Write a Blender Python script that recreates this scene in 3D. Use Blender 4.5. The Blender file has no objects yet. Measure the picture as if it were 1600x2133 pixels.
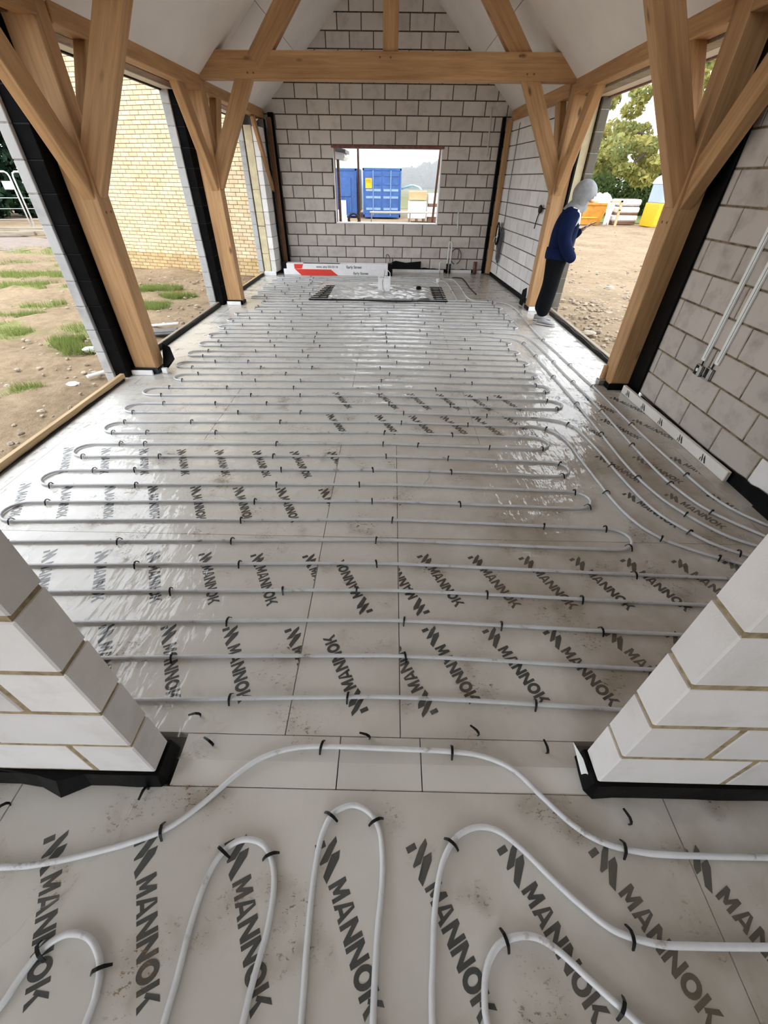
import bpy, bmesh, math, random
import numpy as np
from mathutils import Vector, Matrix, noise as mnoise

random.seed(7)
rng = np.random.default_rng(7)
S = bpy.context.scene
COL = S.collection
PI = math.pi

# ------------------------------------------------------------------ camera
cam_d = bpy.data.cameras.new('camera')
cam = bpy.data.objects.new('camera', cam_d)
COL.objects.link(cam)
cam_d.sensor_fit = 'HORIZONTAL'
cam_d.sensor_width = 36.0
cam_d.lens = 845.0 / 1600.0 * 36.0
cam_d.clip_start = 0.05
cam_d.clip_end = 600
pitch, yaw, roll = 0.6882, -0.008, -0.0141
fw = Vector((math.sin(yaw) * math.cos(pitch), math.cos(yaw) * math.cos(pitch), -math.sin(pitch)))
dn = Vector((-math.sin(yaw) * math.sin(pitch), -math.cos(yaw) * math.sin(pitch), -math.cos(pitch)))
rt = Vector((math.cos(yaw), -math.sin(yaw), 0))
rt2 = rt * math.cos(roll) + dn * math.sin(roll)
dn2 = dn * math.cos(roll) - rt * math.sin(roll)
cam.matrix_world = Matrix(((rt2.x, -dn2.x, -fw.x, 0), (rt2.y, -dn2.y, -fw.y, 0), (rt2.z, -dn2.z, -fw.z, 1.774), (0, 0, 0, 1)))
S.camera = cam

# ------------------------------------------------------------------ sky and exposure
world = bpy.data.worlds.new('overcast_sky')
S.world = world
world.use_nodes = True
wn = world.node_tree
bg = wn.nodes['Background']
bg.inputs[0].default_value = (0.90, 0.95, 1.0, 1)
bg.inputs[1].default_value = 1.0
S.view_settings.view_transform = 'Standard'
S.view_settings.look = 'None'
S.view_settings.gamma = 1.0
S.view_settings.use_curve_mapping = False
S.view_settings.exposure = 2.1
S.cycles.max_bounces = 10
S.cycles.diffuse_bounces = 6
S.cycles.glossy_bounces = 4
S.cycles.transparent_max_bounces = 24
S.cycles.caustics_reflective = False
S.cycles.caustics_refractive = False
S.cycles.sample_clamp_indirect = 6.0

# ------------------------------------------------------------------ materials
def nmat(name):
    m = bpy.data.materials.new(name)
    m.use_nodes = True
    nt = m.node_tree
    return m, nt, nt.nodes['Principled BSDF']

def node(nt, t, **kw):
    n = nt.nodes.new(t)
    for k, v in kw.items():
        if k.startswith('i_'):
            n.inputs[int(k[2:])].default_value = v
        else:
            setattr(n, k, v)
    return n

def ramp(nt, stops):
    r = nt.nodes.new('ShaderNodeValToRGB')
    e = r.color_ramp.elements
    while len(e) < len(stops):
        e.new(0.5)
    for el, (p, c) in zip(e, stops):
        el.position = p
        el.color = c if len(c) == 4 else (*c, 1)
    return r

def tex(nt, scale, detail=4, rough=0.6, vec=None, stretch=None, coord='Object'):
    n = nt.nodes.new('ShaderNodeTexNoise')
    n.inputs['Scale'].default_value = scale
    n.inputs['Detail'].default_value = detail
    n.inputs['Roughness'].default_value = rough
    c = nt.nodes.new('ShaderNodeTexCoord')
    src = c.outputs[coord]
    if stretch:
        mp = nt.nodes.new('ShaderNodeMapping')
        mp.inputs['Scale'].default_value = stretch
        nt.links.new(src, mp.inputs[0])
        src = mp.outputs[0]
    if vec:
        ad = nt.nodes.new('ShaderNodeVectorMath')
        nt.links.new(src, ad.inputs[0])
        nt.links.new(vec, ad.inputs[1])
        src = ad.outputs[0]
    nt.links.new(src, n.inputs['Vector'])
    return n

def obj_rand_vec(nt, mul=37.0):
    oi = nt.nodes.new('ShaderNodeObjectInfo')
    m = node(nt, 'ShaderNodeMath', operation='MULTIPLY')
    m.inputs[1].default_value = mul
    nt.links.new(oi.outputs['Random'], m.inputs[0])
    cx = nt.nodes.new('ShaderNodeCombineXYZ')
    for i in range(3):
        nt.links.new(m.outputs[0], cx.inputs[i])
    return cx.outputs[0], oi.outputs['Random']

def mixc(nt, a, b, fac, blend='MIX'):
    m = nt.nodes.new('ShaderNodeMix')
    m.data_type = 'RGBA'
    m.blend_type = blend
    for sock, v in ((0, fac), (6, a), (7, b)):
        if hasattr(v, 'default_value') or hasattr(v, 'is_linked'):
            nt.links.new(v, m.inputs[sock])
        elif sock == 0:
            m.inputs[0].default_value = v
        else:
            m.inputs[sock].default_value = (*v, 1) if len(v) == 3 else v
    return m.outputs[2]

def simple(name, col, rough=0.6, metal=0.0, var=0.12, scale=14.0, bump=0.0, spec=0.5, stretch=None):
    m, nt, p = nmat(name)
    v, r = obj_rand_vec(nt)
    n = tex(nt, scale, 4, 0.6, v, stretch)
    lo = tuple(max(0, c * (1 - var * 1.6)) for c in col)
    hi = tuple(min(1, c * (1 + var)) for c in col)
    rp = ramp(nt, [(0.3, lo), (0.7, hi)])
    nt.links.new(n.outputs[0], rp.inputs[0])
    nt.links.new(rp.outputs[0], p.inputs['Base Color'])
    p.inputs['Roughness'].default_value = rough
    p.inputs['Metallic'].default_value = metal
    p.inputs['Specular IOR Level'].default_value = spec
    if bump:
        b = node(nt, 'ShaderNodeBump')
        b.inputs['Strength'].default_value = bump
        b.inputs['Distance'].default_value = 0.01
        nt.links.new(n.outputs[0], b.inputs['Height'])
        nt.links.new(b.outputs[0], p.inputs['Normal'])
    return m

def wood(name, a, b, dark, gs=1.0):
    m, nt, p = nmat(name)
    v, r = obj_rand_vec(nt)
    g1 = tex(nt, 2.0, 6, 0.65, v, (0.8 * gs, 16 * gs, 16 * gs))
    g2 = tex(nt, 1.6, 3, 0.5, v, (0.6, 2.2, 2.2))
    rp = ramp(nt, [(0.25, dark), (0.48, a), (0.75, b)])
    nt.links.new(g1.outputs[0], rp.inputs[0])
    rp2 = ramp(nt, [(0.3, (0.78, 0.74, 0.70)), (0.65, (1.05, 1.03, 1.0))])
    nt.links.new(g2.outputs[0], rp2.inputs[0])
    c = mixc(nt, rp.outputs[0], rp2.outputs[0], 1.0, 'MULTIPLY')
    # knots
    vo = nt.nodes.new('ShaderNodeTexVoronoi')
    vo.inputs['Scale'].default_value = 1.0
    co = nt.nodes.new('ShaderNodeTexCoord')
    mp = nt.nodes.new('ShaderNodeMapping')
    mp.inputs['Scale'].default_value = (1.7, 4.2, 4.2)
    ad = nt.nodes.new('ShaderNodeVectorMath')
    nt.links.new(co.outputs['Object'], mp.inputs[0])
    nt.links.new(mp.outputs[0], ad.inputs[0])
    nt.links.new(v, ad.inputs[1])
    nt.links.new(ad.outputs[0], vo.inputs['Vector'])
    kr = ramp(nt, [(0.04, (1, 1, 1)), (0.12, (0, 0, 0))])
    nt.links.new(vo.outputs['Distance'], kr.inputs[0])
    c = mixc(nt, c, tuple(x * 0.45 for x in dark), kr.outputs[0])
    nt.links.new(c, p.inputs['Base Color'])
    p.inputs['Roughness'].default_value = 0.62
    p.inputs['Specular IOR Level'].default_value = 0.35
    bp = node(nt, 'ShaderNodeBump')
    bp.inputs['Strength'].default_value = 0.25
    bp.inputs['Distance'].default_value = 0.004
    nt.links.new(g1.outputs[0], bp.inputs['Height'])
    nt.links.new(bp.outputs[0], p.inputs['Normal'])
    return m

def block_mat(name, base, stain):
    m, nt, p = nmat(name)
    v, r = obj_rand_vec(nt)
    n1 = tex(nt, 5.0, 5, 0.6, v)
    n2 = tex(nt, 160.0, 2, 0.5, v)
    rp = ramp(nt, [(0.28, stain), (0.5, base), (0.8, tuple(min(1, c * 1.05) for c in base))])
    nt.links.new(n1.outputs[0], rp.inputs[0])
    rr = ramp(nt, [(0.0, (0.88, 0.875, 0.87)), (1.0, (1.04, 1.03, 1.02))])
    nt.links.new(r, rr.inputs[0])
    c = mixc(nt, rp.outputs[0], rr.outputs[0], 1.0, 'MULTIPLY')
    # scattered dark scuffs
    n3 = tex(nt, 9.0, 6, 0.75, v, (1.0, 1.0, 3.0))
    sc = ramp(nt, [(0.70, (0, 0, 0)), (0.78, (0.55, 0.55, 0.55))])
    nt.links.new(n3.outputs[0], sc.inputs[0])
    c = mixc(nt, c, (0.16, 0.14, 0.11), sc.outputs[0])
    nt.links.new(c, p.inputs['Base Color'])
    p.inputs['Roughness'].default_value = 0.9
    p.inputs['Specular IOR Level'].default_value = 0.2
    bp = node(nt, 'ShaderNodeBump')
    bp.inputs['Strength'].default_value = 0.2
    bp.inputs['Distance'].default_value = 0.003
    nt.links.new(n2.outputs[0], bp.inputs['Height'])
    nt.links.new(bp.outputs[0], p.inputs['Normal'])
    return m

M = {}
M['oak'] = wood('oak', (0.46, 0.272, 0.13), (0.58, 0.365, 0.185), (0.32, 0.175, 0.08))
M['board'] = wood('softwood', (0.56, 0.40, 0.22), (0.68, 0.52, 0.32), (0.40, 0.26, 0.13))
M['board_grey'] = wood('weathered_board', (0.30, 0.26, 0.20), (0.42, 0.37, 0.29), (0.17, 0.14, 0.10))
M['board_dark'] = wood('dark_board', (0.17, 0.09, 0.06), (0.24, 0.14, 0.09), (0.10, 0.055, 0.035))
M['peg'] = simple('peg_end', (0.16, 0.075, 0.035), 0.8)
M['block'] = block_mat('aircrete', (0.66, 0.615, 0.575), (0.53, 0.48, 0.44))
M['block_darker'] = block_mat('aircrete_darker', (0.51, 0.465, 0.425), (0.36, 0.32, 0.285))  # same blocks in a darker tone, for the near right wall
M['block_shaded'] = block_mat('shaded_block', (0.16, 0.145, 0.12), (0.11, 0.10, 0.08))  # grey block with the shade of its unlit face put into the colour
M['block_white'] = block_mat('aircrete_white', (0.78, 0.765, 0.76), (0.68, 0.655, 0.63))
M['block_grey'] = block_mat('dense_block', (0.47, 0.475, 0.48), (0.36, 0.36, 0.36))
M['block_black'] = simple('wrapped_block', (0.0045, 0.0045, 0.005), 0.7, var=0.4, scale=6, spec=0.06)
M['mortar'] = simple('buff_mortar', (0.37, 0.29, 0.17), 0.95, var=0.3, scale=30, bump=0.6)
M['mortar_tan'] = simple('tan_mortar', (0.20, 0.15, 0.09), 0.95, var=0.5, scale=12, bump=0.5)
M['mortar_dark'] = simple('dark_mortar', (0.085, 0.07, 0.055), 0.95, var=0.4, scale=20, bump=0.5)
M['mortar_grey'] = simple('grey_mortar', (0.36, 0.34, 0.30), 0.95, var=0.25, scale=30, bump=0.4)
M['mortar_brick'] = simple('brick_mortar', (0.20, 0.15, 0.10), 0.95, var=0.25, scale=20)
M['plaster'] = simple('white_board', (0.74, 0.70, 0.67), 0.85, var=0.05, scale=1.2)
M['seam'] = simple('seam', (0.30, 0.26, 0.22), 0.9)
M['dpc'] = simple('black_membrane', (0.002, 0.002, 0.0024), 0.45, var=0.3, scale=9, bump=0.4, spec=0.12)
M['dpc_blue'] = simple('blue_black_membrane', (0.005, 0.010, 0.015), 0.35, var=0.3, scale=9, bump=0.4)
M['foam'] = simple('white_foam', (0.80, 0.80, 0.80), 0.6, var=0.06, scale=10)
M['insul'] = simple('cream_insulation', (0.66, 0.58, 0.38), 0.9, var=0.12, scale=7)
M['steel_cream'] = simple('cream_steel', (0.66, 0.60, 0.52), 0.6, var=0.04)
M['rust'] = simple('red_oxide', (0.20, 0.09, 0.075), 0.6, var=0.25)
M['board_foil'] = simple('grey_foil_facing', (0.69, 0.665, 0.625), 0.45, var=0.05, scale=2.0)
M['concrete'] = simple('concrete', (0.33, 0.32, 0.30), 0.9, var=0.15)
M['dark_gap'] = simple('dark_gap', (0.02, 0.02, 0.02), 0.9)
M['staple'] = simple('black_plastic', (0.004, 0.004, 0.0045), 0.4, var=0.2, spec=0.3)
M['white_plastic'] = simple('white_plastic', (0.80, 0.81, 0.80), 0.4, var=0.04)
M['pvc'] = simple('white_pvc', (0.82, 0.85, 0.83), 0.35, var=0.05)
M['galv'] = simple('galvanised_steel', (0.50, 0.50, 0.49), 0.35, metal=0.8, var=0.2, scale=30)
M['zinc'] = simple('bright_galvanised_tube', (0.72, 0.73, 0.74), 0.45, metal=0.25, var=0.1)
M['brown_pipe'] = simple('brown_pipe', (0.16, 0.06, 0.05), 0.45)
M['cable'] = simple('grey_cable', (0.11, 0.11, 0.115), 0.5)
M['black_cable'] = simple('black_cable', (0.004, 0.004, 0.004), 0.5, spec=0.3)
M['red'] = simple('red_print', (0.70, 0.045, 0.025), 0.5, var=0.05)
M['ink'] = simple('black_ink', (0.02, 0.02, 0.02), 0.6)
M['card'] = simple('white_card', (0.82, 0.82, 0.83), 0.5, var=0.03)
M['blue'] = simple('blue_container_paint', (0.035, 0.10, 0.30), 0.45, var=0.15, scale=3)
M['blue_light'] = simple('pale_blue_trim', (0.34, 0.60, 0.72), 0.5)
M['bluebar'] = simple('light_blue_bar', (0.22, 0.34, 0.60), 0.4)
M['yellow'] = simple('yellow_sign', (0.80, 0.40, 0.01), 0.5)
M['yellow_plastic'] = simple('yellow_plastic', (0.78, 0.42, 0.015), 0.45)
M['skip'] = simple('orange_skip_paint', (0.52, 0.22, 0.018), 0.5, var=0.2, scale=3)
M['lilac'] = simple('blue_grey_plastic', (0.33, 0.40, 0.55), 0.45, var=0.05)
M['roof_white'] = simple('white_translucent_roof', (0.75, 0.77, 0.79), 0.5)
M['bag'] = simple('white_sheeting', (0.72, 0.70, 0.70), 0.7, var=0.12, scale=4, bump=0.5)
M['bag_yellow'] = simple('yellow_bag', (0.75, 0.72, 0.30), 0.7)
M['navy'] = simple('navy_fleece', (0.003, 0.009, 0.042), 0.85, spec=0.12, var=0.25, scale=9, bump=0.25)
M['black_cloth'] = simple('black_trousers', (0.0022, 0.0026, 0.004), 0.9, var=0.3, scale=9, spec=0.15)
M['grey_cloth'] = simple('grey_jersey', (0.27, 0.275, 0.285), 0.9, var=0.15, scale=14)
M['white_cloth'] = simple('white_panel', (0.75, 0.76, 0.76), 0.8)
M['shoe'] = simple('grey_shoe', (0.26, 0.26, 0.265), 0.7, var=0.1)
M['sole'] = simple('white_sole', (0.50, 0.48, 0.45), 0.7)
M['skin'] = simple('skin', (0.50, 0.30, 0.22), 0.55, var=0.08)
M['stone'] = simple('rubble', (0.34, 0.27, 0.20), 0.95, var=0.35, scale=5)
M['pale_stone'] = simple('pale_rubble', (0.40, 0.34, 0.26), 0.95, var=0.25, scale=5)
M['path'] = simple('pale_path', (0.22, 0.17, 0.14), 0.95, var=0.12, scale=3)
M['bark'] = simple('bark', (0.10, 0.075, 0.05), 0.9, var=0.3, scale=8, bump=0.5)
M['red_brick'] = simple('red_brick_bit', (0.32, 0.09, 0.05), 0.9)

def brick_material():
    m, nt, p = nmat('buff_brick')
    v, r = obj_rand_vec(nt)
    n1 = tex(nt, 3.5, 5, 0.6, v)
    rp = ramp(nt, [(0.25, (0.52, 0.41, 0.25)), (0.5, (0.62, 0.51, 0.34)), (0.8, (0.67, 0.56, 0.39))])
    nt.links.new(n1.outputs[0], rp.inputs[0])
    at = node(nt, 'ShaderNodeVertexColor')
    at.layer_name = 'tone'
    c = mixc(nt, rp.outputs[0], at.outputs[0], 1.0, 'MULTIPLY')
    nt.links.new(c, p.inputs['Base Color'])
    p.inputs['Roughness'].default_value = 0.9
    p.inputs['Specular IOR Level'].default_value = 0.2
    return m
M['brick'] = brick_material()

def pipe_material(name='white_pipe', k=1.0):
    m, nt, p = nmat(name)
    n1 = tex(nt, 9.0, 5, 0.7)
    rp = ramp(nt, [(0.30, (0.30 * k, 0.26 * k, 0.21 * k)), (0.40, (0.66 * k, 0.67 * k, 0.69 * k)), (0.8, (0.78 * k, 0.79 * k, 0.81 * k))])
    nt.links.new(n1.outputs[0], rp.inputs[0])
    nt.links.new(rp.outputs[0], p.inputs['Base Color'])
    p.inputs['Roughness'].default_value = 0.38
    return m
M['pipe'] = pipe_material()
M['pipe_shaded'] = pipe_material('shaded_pipe', 0.82)  # same pipe, its backlit shade in the main room painted as greyer colour

def print_material():
    m, nt, p = nmat('grey_print')
    n1 = tex(nt, 45.0, 4, 0.7)
    rp = ramp(nt, [(0.28, (0.16, 0.16, 0.15)), (0.38, (0.022, 0.027, 0.027))])
    nt.links.new(n1.outputs[0], rp.inputs[0])
    nt.links.new(rp.outputs[0], p.inputs['Base Color'])
    p.inputs['Roughness'].default_value = 0.6
    return m
M['print'] = print_material()

def sheet_material(name, haze=0.06, dirt=1.0, rough=0.10):
    """clear polythene: lets the boards show through, reflects at its wrinkles, carries mud"""
    m, nt, p = nmat(name)
    nt.nodes.remove(p)
    out = nt.nodes['Material Output']
    tr = node(nt, 'ShaderNodeBsdfTransparent')
    tr.inputs[0].default_value = (0.97, 0.97, 0.965, 1)
    df = node(nt, 'ShaderNodeBsdfDiffuse')
    df.inputs[0].default_value = (0.80, 0.79, 0.78, 1)
    mud = node(nt, 'ShaderNodeBsdfDiffuse')
    # dust film, mostly on the right hand walkway (trodden in from the doorway)
    co = nt.nodes.new('ShaderNodeTexCoord')
    sx = nt.nodes.new('ShaderNodeSeparateXYZ')
    nt.links.new(co.outputs['Object'], sx.inputs[0])
    def band(sock, a, b, lo, hi):
        r = nt.nodes.new('ShaderNodeMapRange')
        r.inputs[1].default_value = a
        r.inputs[2].default_value = b
        r.inputs[3].default_value = lo
        r.inputs[4].default_value = hi
        r.interpolation_type = 'SMOOTHSTEP'
        nt.links.new(sock, r.inputs[0])
        return r.outputs[0]
    wx = band(sx.outputs[0], -0.4, 1.3, 0.10, 1.0)
    wy = band(sx.outputs[1], 2.6, 4.6, 1.0, 0.15)
    wm = node(nt, 'ShaderNodeMath', operation='MULTIPLY')
    nt.links.new(wx, wm.inputs[0])
    nt.links.new(wy, wm.inputs[1])
    nl = tex(nt, 1.6, 5, 0.62)
    nr = ramp(nt, [(0.38, (0, 0, 0)), (0.68, (1, 1, 1))])
    nt.links.new(nl.outputs[0], nr.inputs[0])
    film = node(nt, 'ShaderNodeMath', operation='MULTIPLY')
    nt.links.new(wm.outputs[0], film.inputs[0])
    nt.links.new(nr.outputs[0], film.inputs[1])
    film2 = node(nt, 'ShaderNodeMath', operation='MULTIPLY')
    film2.inputs[1].default_value = 0.46 * dirt
    nt.links.new(film.outputs[0], film2.inputs[0])
    # speckled boot dirt
    ns = tex(nt, 46.0, 4, 0.75, None, (1.0, 1.6, 1.0))
    sr = ramp(nt, [(0.57, (0, 0, 0)), (0.63, (1, 1, 1))])
    nt.links.new(ns.outputs[0], sr.inputs[0])
    nb = tex(nt, 3.4, 2, 0.5)
    br = ramp(nt, [(0.545, (0, 0, 0)), (0.66, (1, 1, 1))])
    nt.links.new(nb.outputs[0], br.inputs[0])
    sp = node(nt, 'ShaderNodeMath', operation='MULTIPLY')
    nt.links.new(sr.outputs[0], sp.inputs[0])
    nt.links.new(br.outputs[0], sp.inputs[1])
    sp2 = node(nt, 'ShaderNodeMath', operation='MULTIPLY')
    sp2.inputs[1].default_value = 0.85 * dirt
    nt.links.new(sp.outputs[0], sp2.inputs[0])
    ns2 = tex(nt, 7.0, 4, 0.6)
    sm = ramp(nt, [(0.48, (0, 0, 0)), (0.75, (0.42, 0.42, 0.42))])
    nt.links.new(ns2.outputs[0], sm.inputs[0])
    sp3 = node(nt, 'ShaderNodeMath', operation='MULTIPLY')
    nt.links.new(sm.outputs[0], sp3.inputs[0])
    nt.links.new(br.outputs[0], sp3.inputs[1])
    mx = node(nt, 'ShaderNodeMath', operation='MAXIMUM')
    nt.links.new(sp2.outputs[0], mx.inputs[0])
    nt.links.new(sp3.outputs[0], mx.inputs[1])
    mudc = ramp(nt, [(0.3, (0.09, 0.06, 0.03)), (0.6, (0.26, 0.17, 0.08))])
    nt.links.new(nl.outputs[0], mudc.inputs[0])
    nt.links.new(mudc.outputs[0], mud.inputs[0])
    dust = node(nt, 'ShaderNodeBsdfDiffuse')
    dust.inputs[0].default_value = (0.30, 0.22, 0.13, 1)
    tl = node(nt, 'ShaderNodeBsdfTranslucent')
    tl.inputs[0].default_value = (0.85, 0.84, 0.83, 1)
    hz_ = node(nt, 'ShaderNodeMixShader')
    hz_.inputs[0].default_value = 0.45
    nt.links.new(df.outputs[0], hz_.inputs[1])
    nt.links.new(tl.outputs[0], hz_.inputs[2])
    a = node(nt, 'ShaderNodeMixShader')
    a.inputs[0].default_value = haze
    nt.links.new(tr.outputs[0], a.inputs[1])
    nt.links.new(hz_.outputs[0], a.inputs[2])
    b = node(nt, 'ShaderNodeMixShader')
    nt.links.new(film2.outputs[0], b.inputs[0])
    nt.links.new(a.outputs[0], b.inputs[1])
    nt.links.new(dust.outputs[0], b.inputs[2])
    c = node(nt, 'ShaderNodeMixShader')
    nt.links.new(mx.outputs[0], c.inputs[0])
    nt.links.new(b.outputs[0], c.inputs[1])
    nt.links.new(mud.outputs[0], c.inputs[2])
    # gloss over fine crinkles
    w1 = tex(nt, 14.0, 3, 0.55, None, (1.0, 0.35, 1.0))
    w2 = tex(nt, 3.2, 3, 0.5, None, (0.6, 1.0, 1.0))
    ad = node(nt, 'ShaderNodeMath', operation='ADD')
    m2 = node(nt, 'ShaderNodeMath', operation='MULTIPLY')
    m2.inputs[1].default_value = 3.0
    nt.links.new(w2.outputs[0], m2.inputs[0])
    nt.links.new(w1.outputs[0], ad.inputs[0])
    nt.links.new(m2.outputs[0], ad.inputs[1])
    # sharp fold lines: crease whitening that also paints in their glints
    vo = nt.nodes.new('ShaderNodeTexVoronoi')
    vo.feature = 'DISTANCE_TO_EDGE'
    vo.inputs['Scale'].default_value = 1.5
    wv = tex(nt, 2.4, 3, 0.6)
    vm = nt.nodes.new('ShaderNodeVectorMath')
    vm.operation = 'MULTIPLY_ADD'
    vm.inputs[1].default_value = (0.5, 0.5, 0.0)
    nt.links.new(wv.outputs['Color'], vm.inputs[0])
    nt.links.new(co.outputs['Object'], vm.inputs[2])
    nt.links.new(vm.outputs[0], vo.inputs['Vector'])
    fold = ramp(nt, [(0.0, (1, 1, 1)), (0.014, (0, 0, 0))])
    nt.links.new(vo.outputs['Distance'], fold.inputs[0])
    gate = tex(nt, 1.1, 2, 0.5)
    gr_ = ramp(nt, [(0.54, (0, 0, 0)), (0.64, (1, 1, 1))])
    nt.links.new(gate.outputs[0], gr_.inputs[0])
    fo = node(nt, 'ShaderNodeMath', operation='MULTIPLY')
    nt.links.new(fold.outputs[0], fo.inputs[0])
    nt.links.new(gr_.outputs[0], fo.inputs[1])
    hf = node(nt, 'ShaderNodeMath', operation='MULTIPLY_ADD')
    hf.inputs[1].default_value = 0.30
    hf.inputs[2].default_value = haze
    nt.links.new(fo.outputs[0], hf.inputs[0])
    nt.links.new(hf.outputs[0], a.inputs[0])
    ad2 = node(nt, 'ShaderNodeMath', operation='MULTIPLY_ADD')
    ad2.inputs[1].default_value = 0.03
    nt.links.new(fo.outputs[0], ad2.inputs[0])
    nt.links.new(ad.outputs[0], ad2.inputs[2])
    bp = node(nt, 'ShaderNodeBump')
    bp.inputs['Strength'].default_value = 0.8
    bp.inputs['Distance'].default_value = 0.014
    nt.links.new(ad2.outputs[0], bp.inputs['Height'])
    gl = node(nt, 'ShaderNodeBsdfGlossy')
    gl.inputs['Roughness'].default_value = rough
    nt.links.new(bp.outputs[0], gl.inputs['Normal'])
    fr = node(nt, 'ShaderNodeFresnel')
    fr.inputs[0].default_value = 1.52
    nt.links.new(bp.outputs[0], fr.inputs['Normal'])
    d = node(nt, 'ShaderNodeMixShader')
    # the film is thin: seen from underneath it must not reflect like the inside of a thick slab
    ge = nt.nodes.new('ShaderNodeNewGeometry')
    inv = node(nt, 'ShaderNodeMath', operation='SUBTRACT')
    inv.inputs[0].default_value = 1.0
    nt.links.new(ge.outputs['Backfacing'], inv.inputs[1])
    fm = node(nt, 'ShaderNodeMath', operation='MULTIPLY')
    nt.links.new(fr.outputs[0], fm.inputs[0])
    nt.links.new(inv.outputs[0], fm.inputs[1])
    nt.links.new(fm.outputs[0], d.inputs[0])
    nt.links.new(c.outputs[0], d.inputs[1])
    nt.links.new(gl.outputs[0], d.inputs[2])
    nt.links.new(d.outputs[0], out.inputs[0])
    return m
M['sheet'] = sheet_material('clear_polythene')
M['cover'] = sheet_material('milky_polythene', haze=0.94, dirt=0.05, rough=0.16)

def soil_material():
    m, nt, p = nmat('soil')
    n1 = tex(nt, 0.7, 6, 0.65)
    n2 = tex(nt, 7.0, 5, 0.7)
    rp = ramp(nt, [(0.3, (0.15, 0.105, 0.068)), (0.5, (0.265, 0.195, 0.125)), (0.72, (0.37, 0.285, 0.19))])
    mx = mixc(nt, n1.outputs[0], n2.outputs[0], 0.5)
    nt.links.new(mx, rp.inputs[0])
    at = node(nt, 'ShaderNodeVertexColor')
    at.layer_name = 'green'
    gr = ramp(nt, [(0.3, (0.16, 0.15, 0.06)), (0.7, (0.24, 0.25, 0.10))])
    nt.links.new(n2.outputs[0], gr.inputs[0])
    c = mixc(nt, rp.outputs[0], gr.outputs[0], at.outputs[0])
    nt.links.new(c, p.inputs['Base Color'])
    p.inputs['Roughness'].default_value = 0.95
    p.inputs['Specular IOR Level'].default_value = 0.1
    bp = node(nt, 'ShaderNodeBump')
    bp.inputs['Strength'].default_value = 0.8
    bp.inputs['Distance'].default_value = 0.04
    nt.links.new(n2.outputs[0], bp.inputs['Height'])
    nt.links.new(bp.outputs[0], p.inputs['Normal'])
    return m
M['soil'] = soil_material()

def leaf_material(name, cols):
    m, nt, p = nmat(name)
    n1 = tex(nt, 0.55, 3, 0.7)
    n2 = tex(nt, 4.0, 2, 0.5)
    k = len(cols)
    rp = ramp(nt, [(0.25 + 0.5 * i / max(1, k - 1), c) for i, c in enumerate(cols)])
    mx = mixc(nt, n1.outputs[0], n2.outputs[0], 0.35)
    nt.links.new(mx, rp.inputs[0])
    nt.links.new(rp.outputs[0], p.inputs['Base Color'])
    p.inputs['Roughness'].default_value = 0.7
    tl = node(nt, 'ShaderNodeBsdfTranslucent')
    nt.links.new(rp.outputs[0], tl.inputs[0])
    ms = node(nt, 'ShaderNodeMixShader')
    ms.inputs[0].default_value = 0.4
    nt.links.new(p.outputs[0], ms.inputs[1])
    nt.links.new(tl.outputs[0], ms.inputs[2])
    nt.links.new(ms.outputs[0], nt.nodes['Material Output'].inputs[0])
    return m
M['leaf_autumn'] = leaf_material('autumn_leaves', [(0.10, 0.16, 0.06), (0.22, 0.26, 0.09), (0.42, 0.36, 0.10), (0.58, 0.44, 0.10)])
M['leaf_green'] = leaf_material('hedge_leaves', [(0.07, 0.12, 0.035), (0.13, 0.19, 0.06), (0.21, 0.27, 0.09)])
M['leaf_dark'] = leaf_material('conifer_leaves', [(0.006, 0.022, 0.010), (0.014, 0.045, 0.018), (0.03, 0.07, 0.03)])
M['leaf_far'] = leaf_material('misty_leaves', [(0.10, 0.13, 0.09), (0.16, 0.19, 0.12)])
M['grass'] = leaf_material('grass_blades', [(0.13, 0.17, 0.035), (0.22, 0.27, 0.07), (0.34, 0.36, 0.14)])

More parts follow.
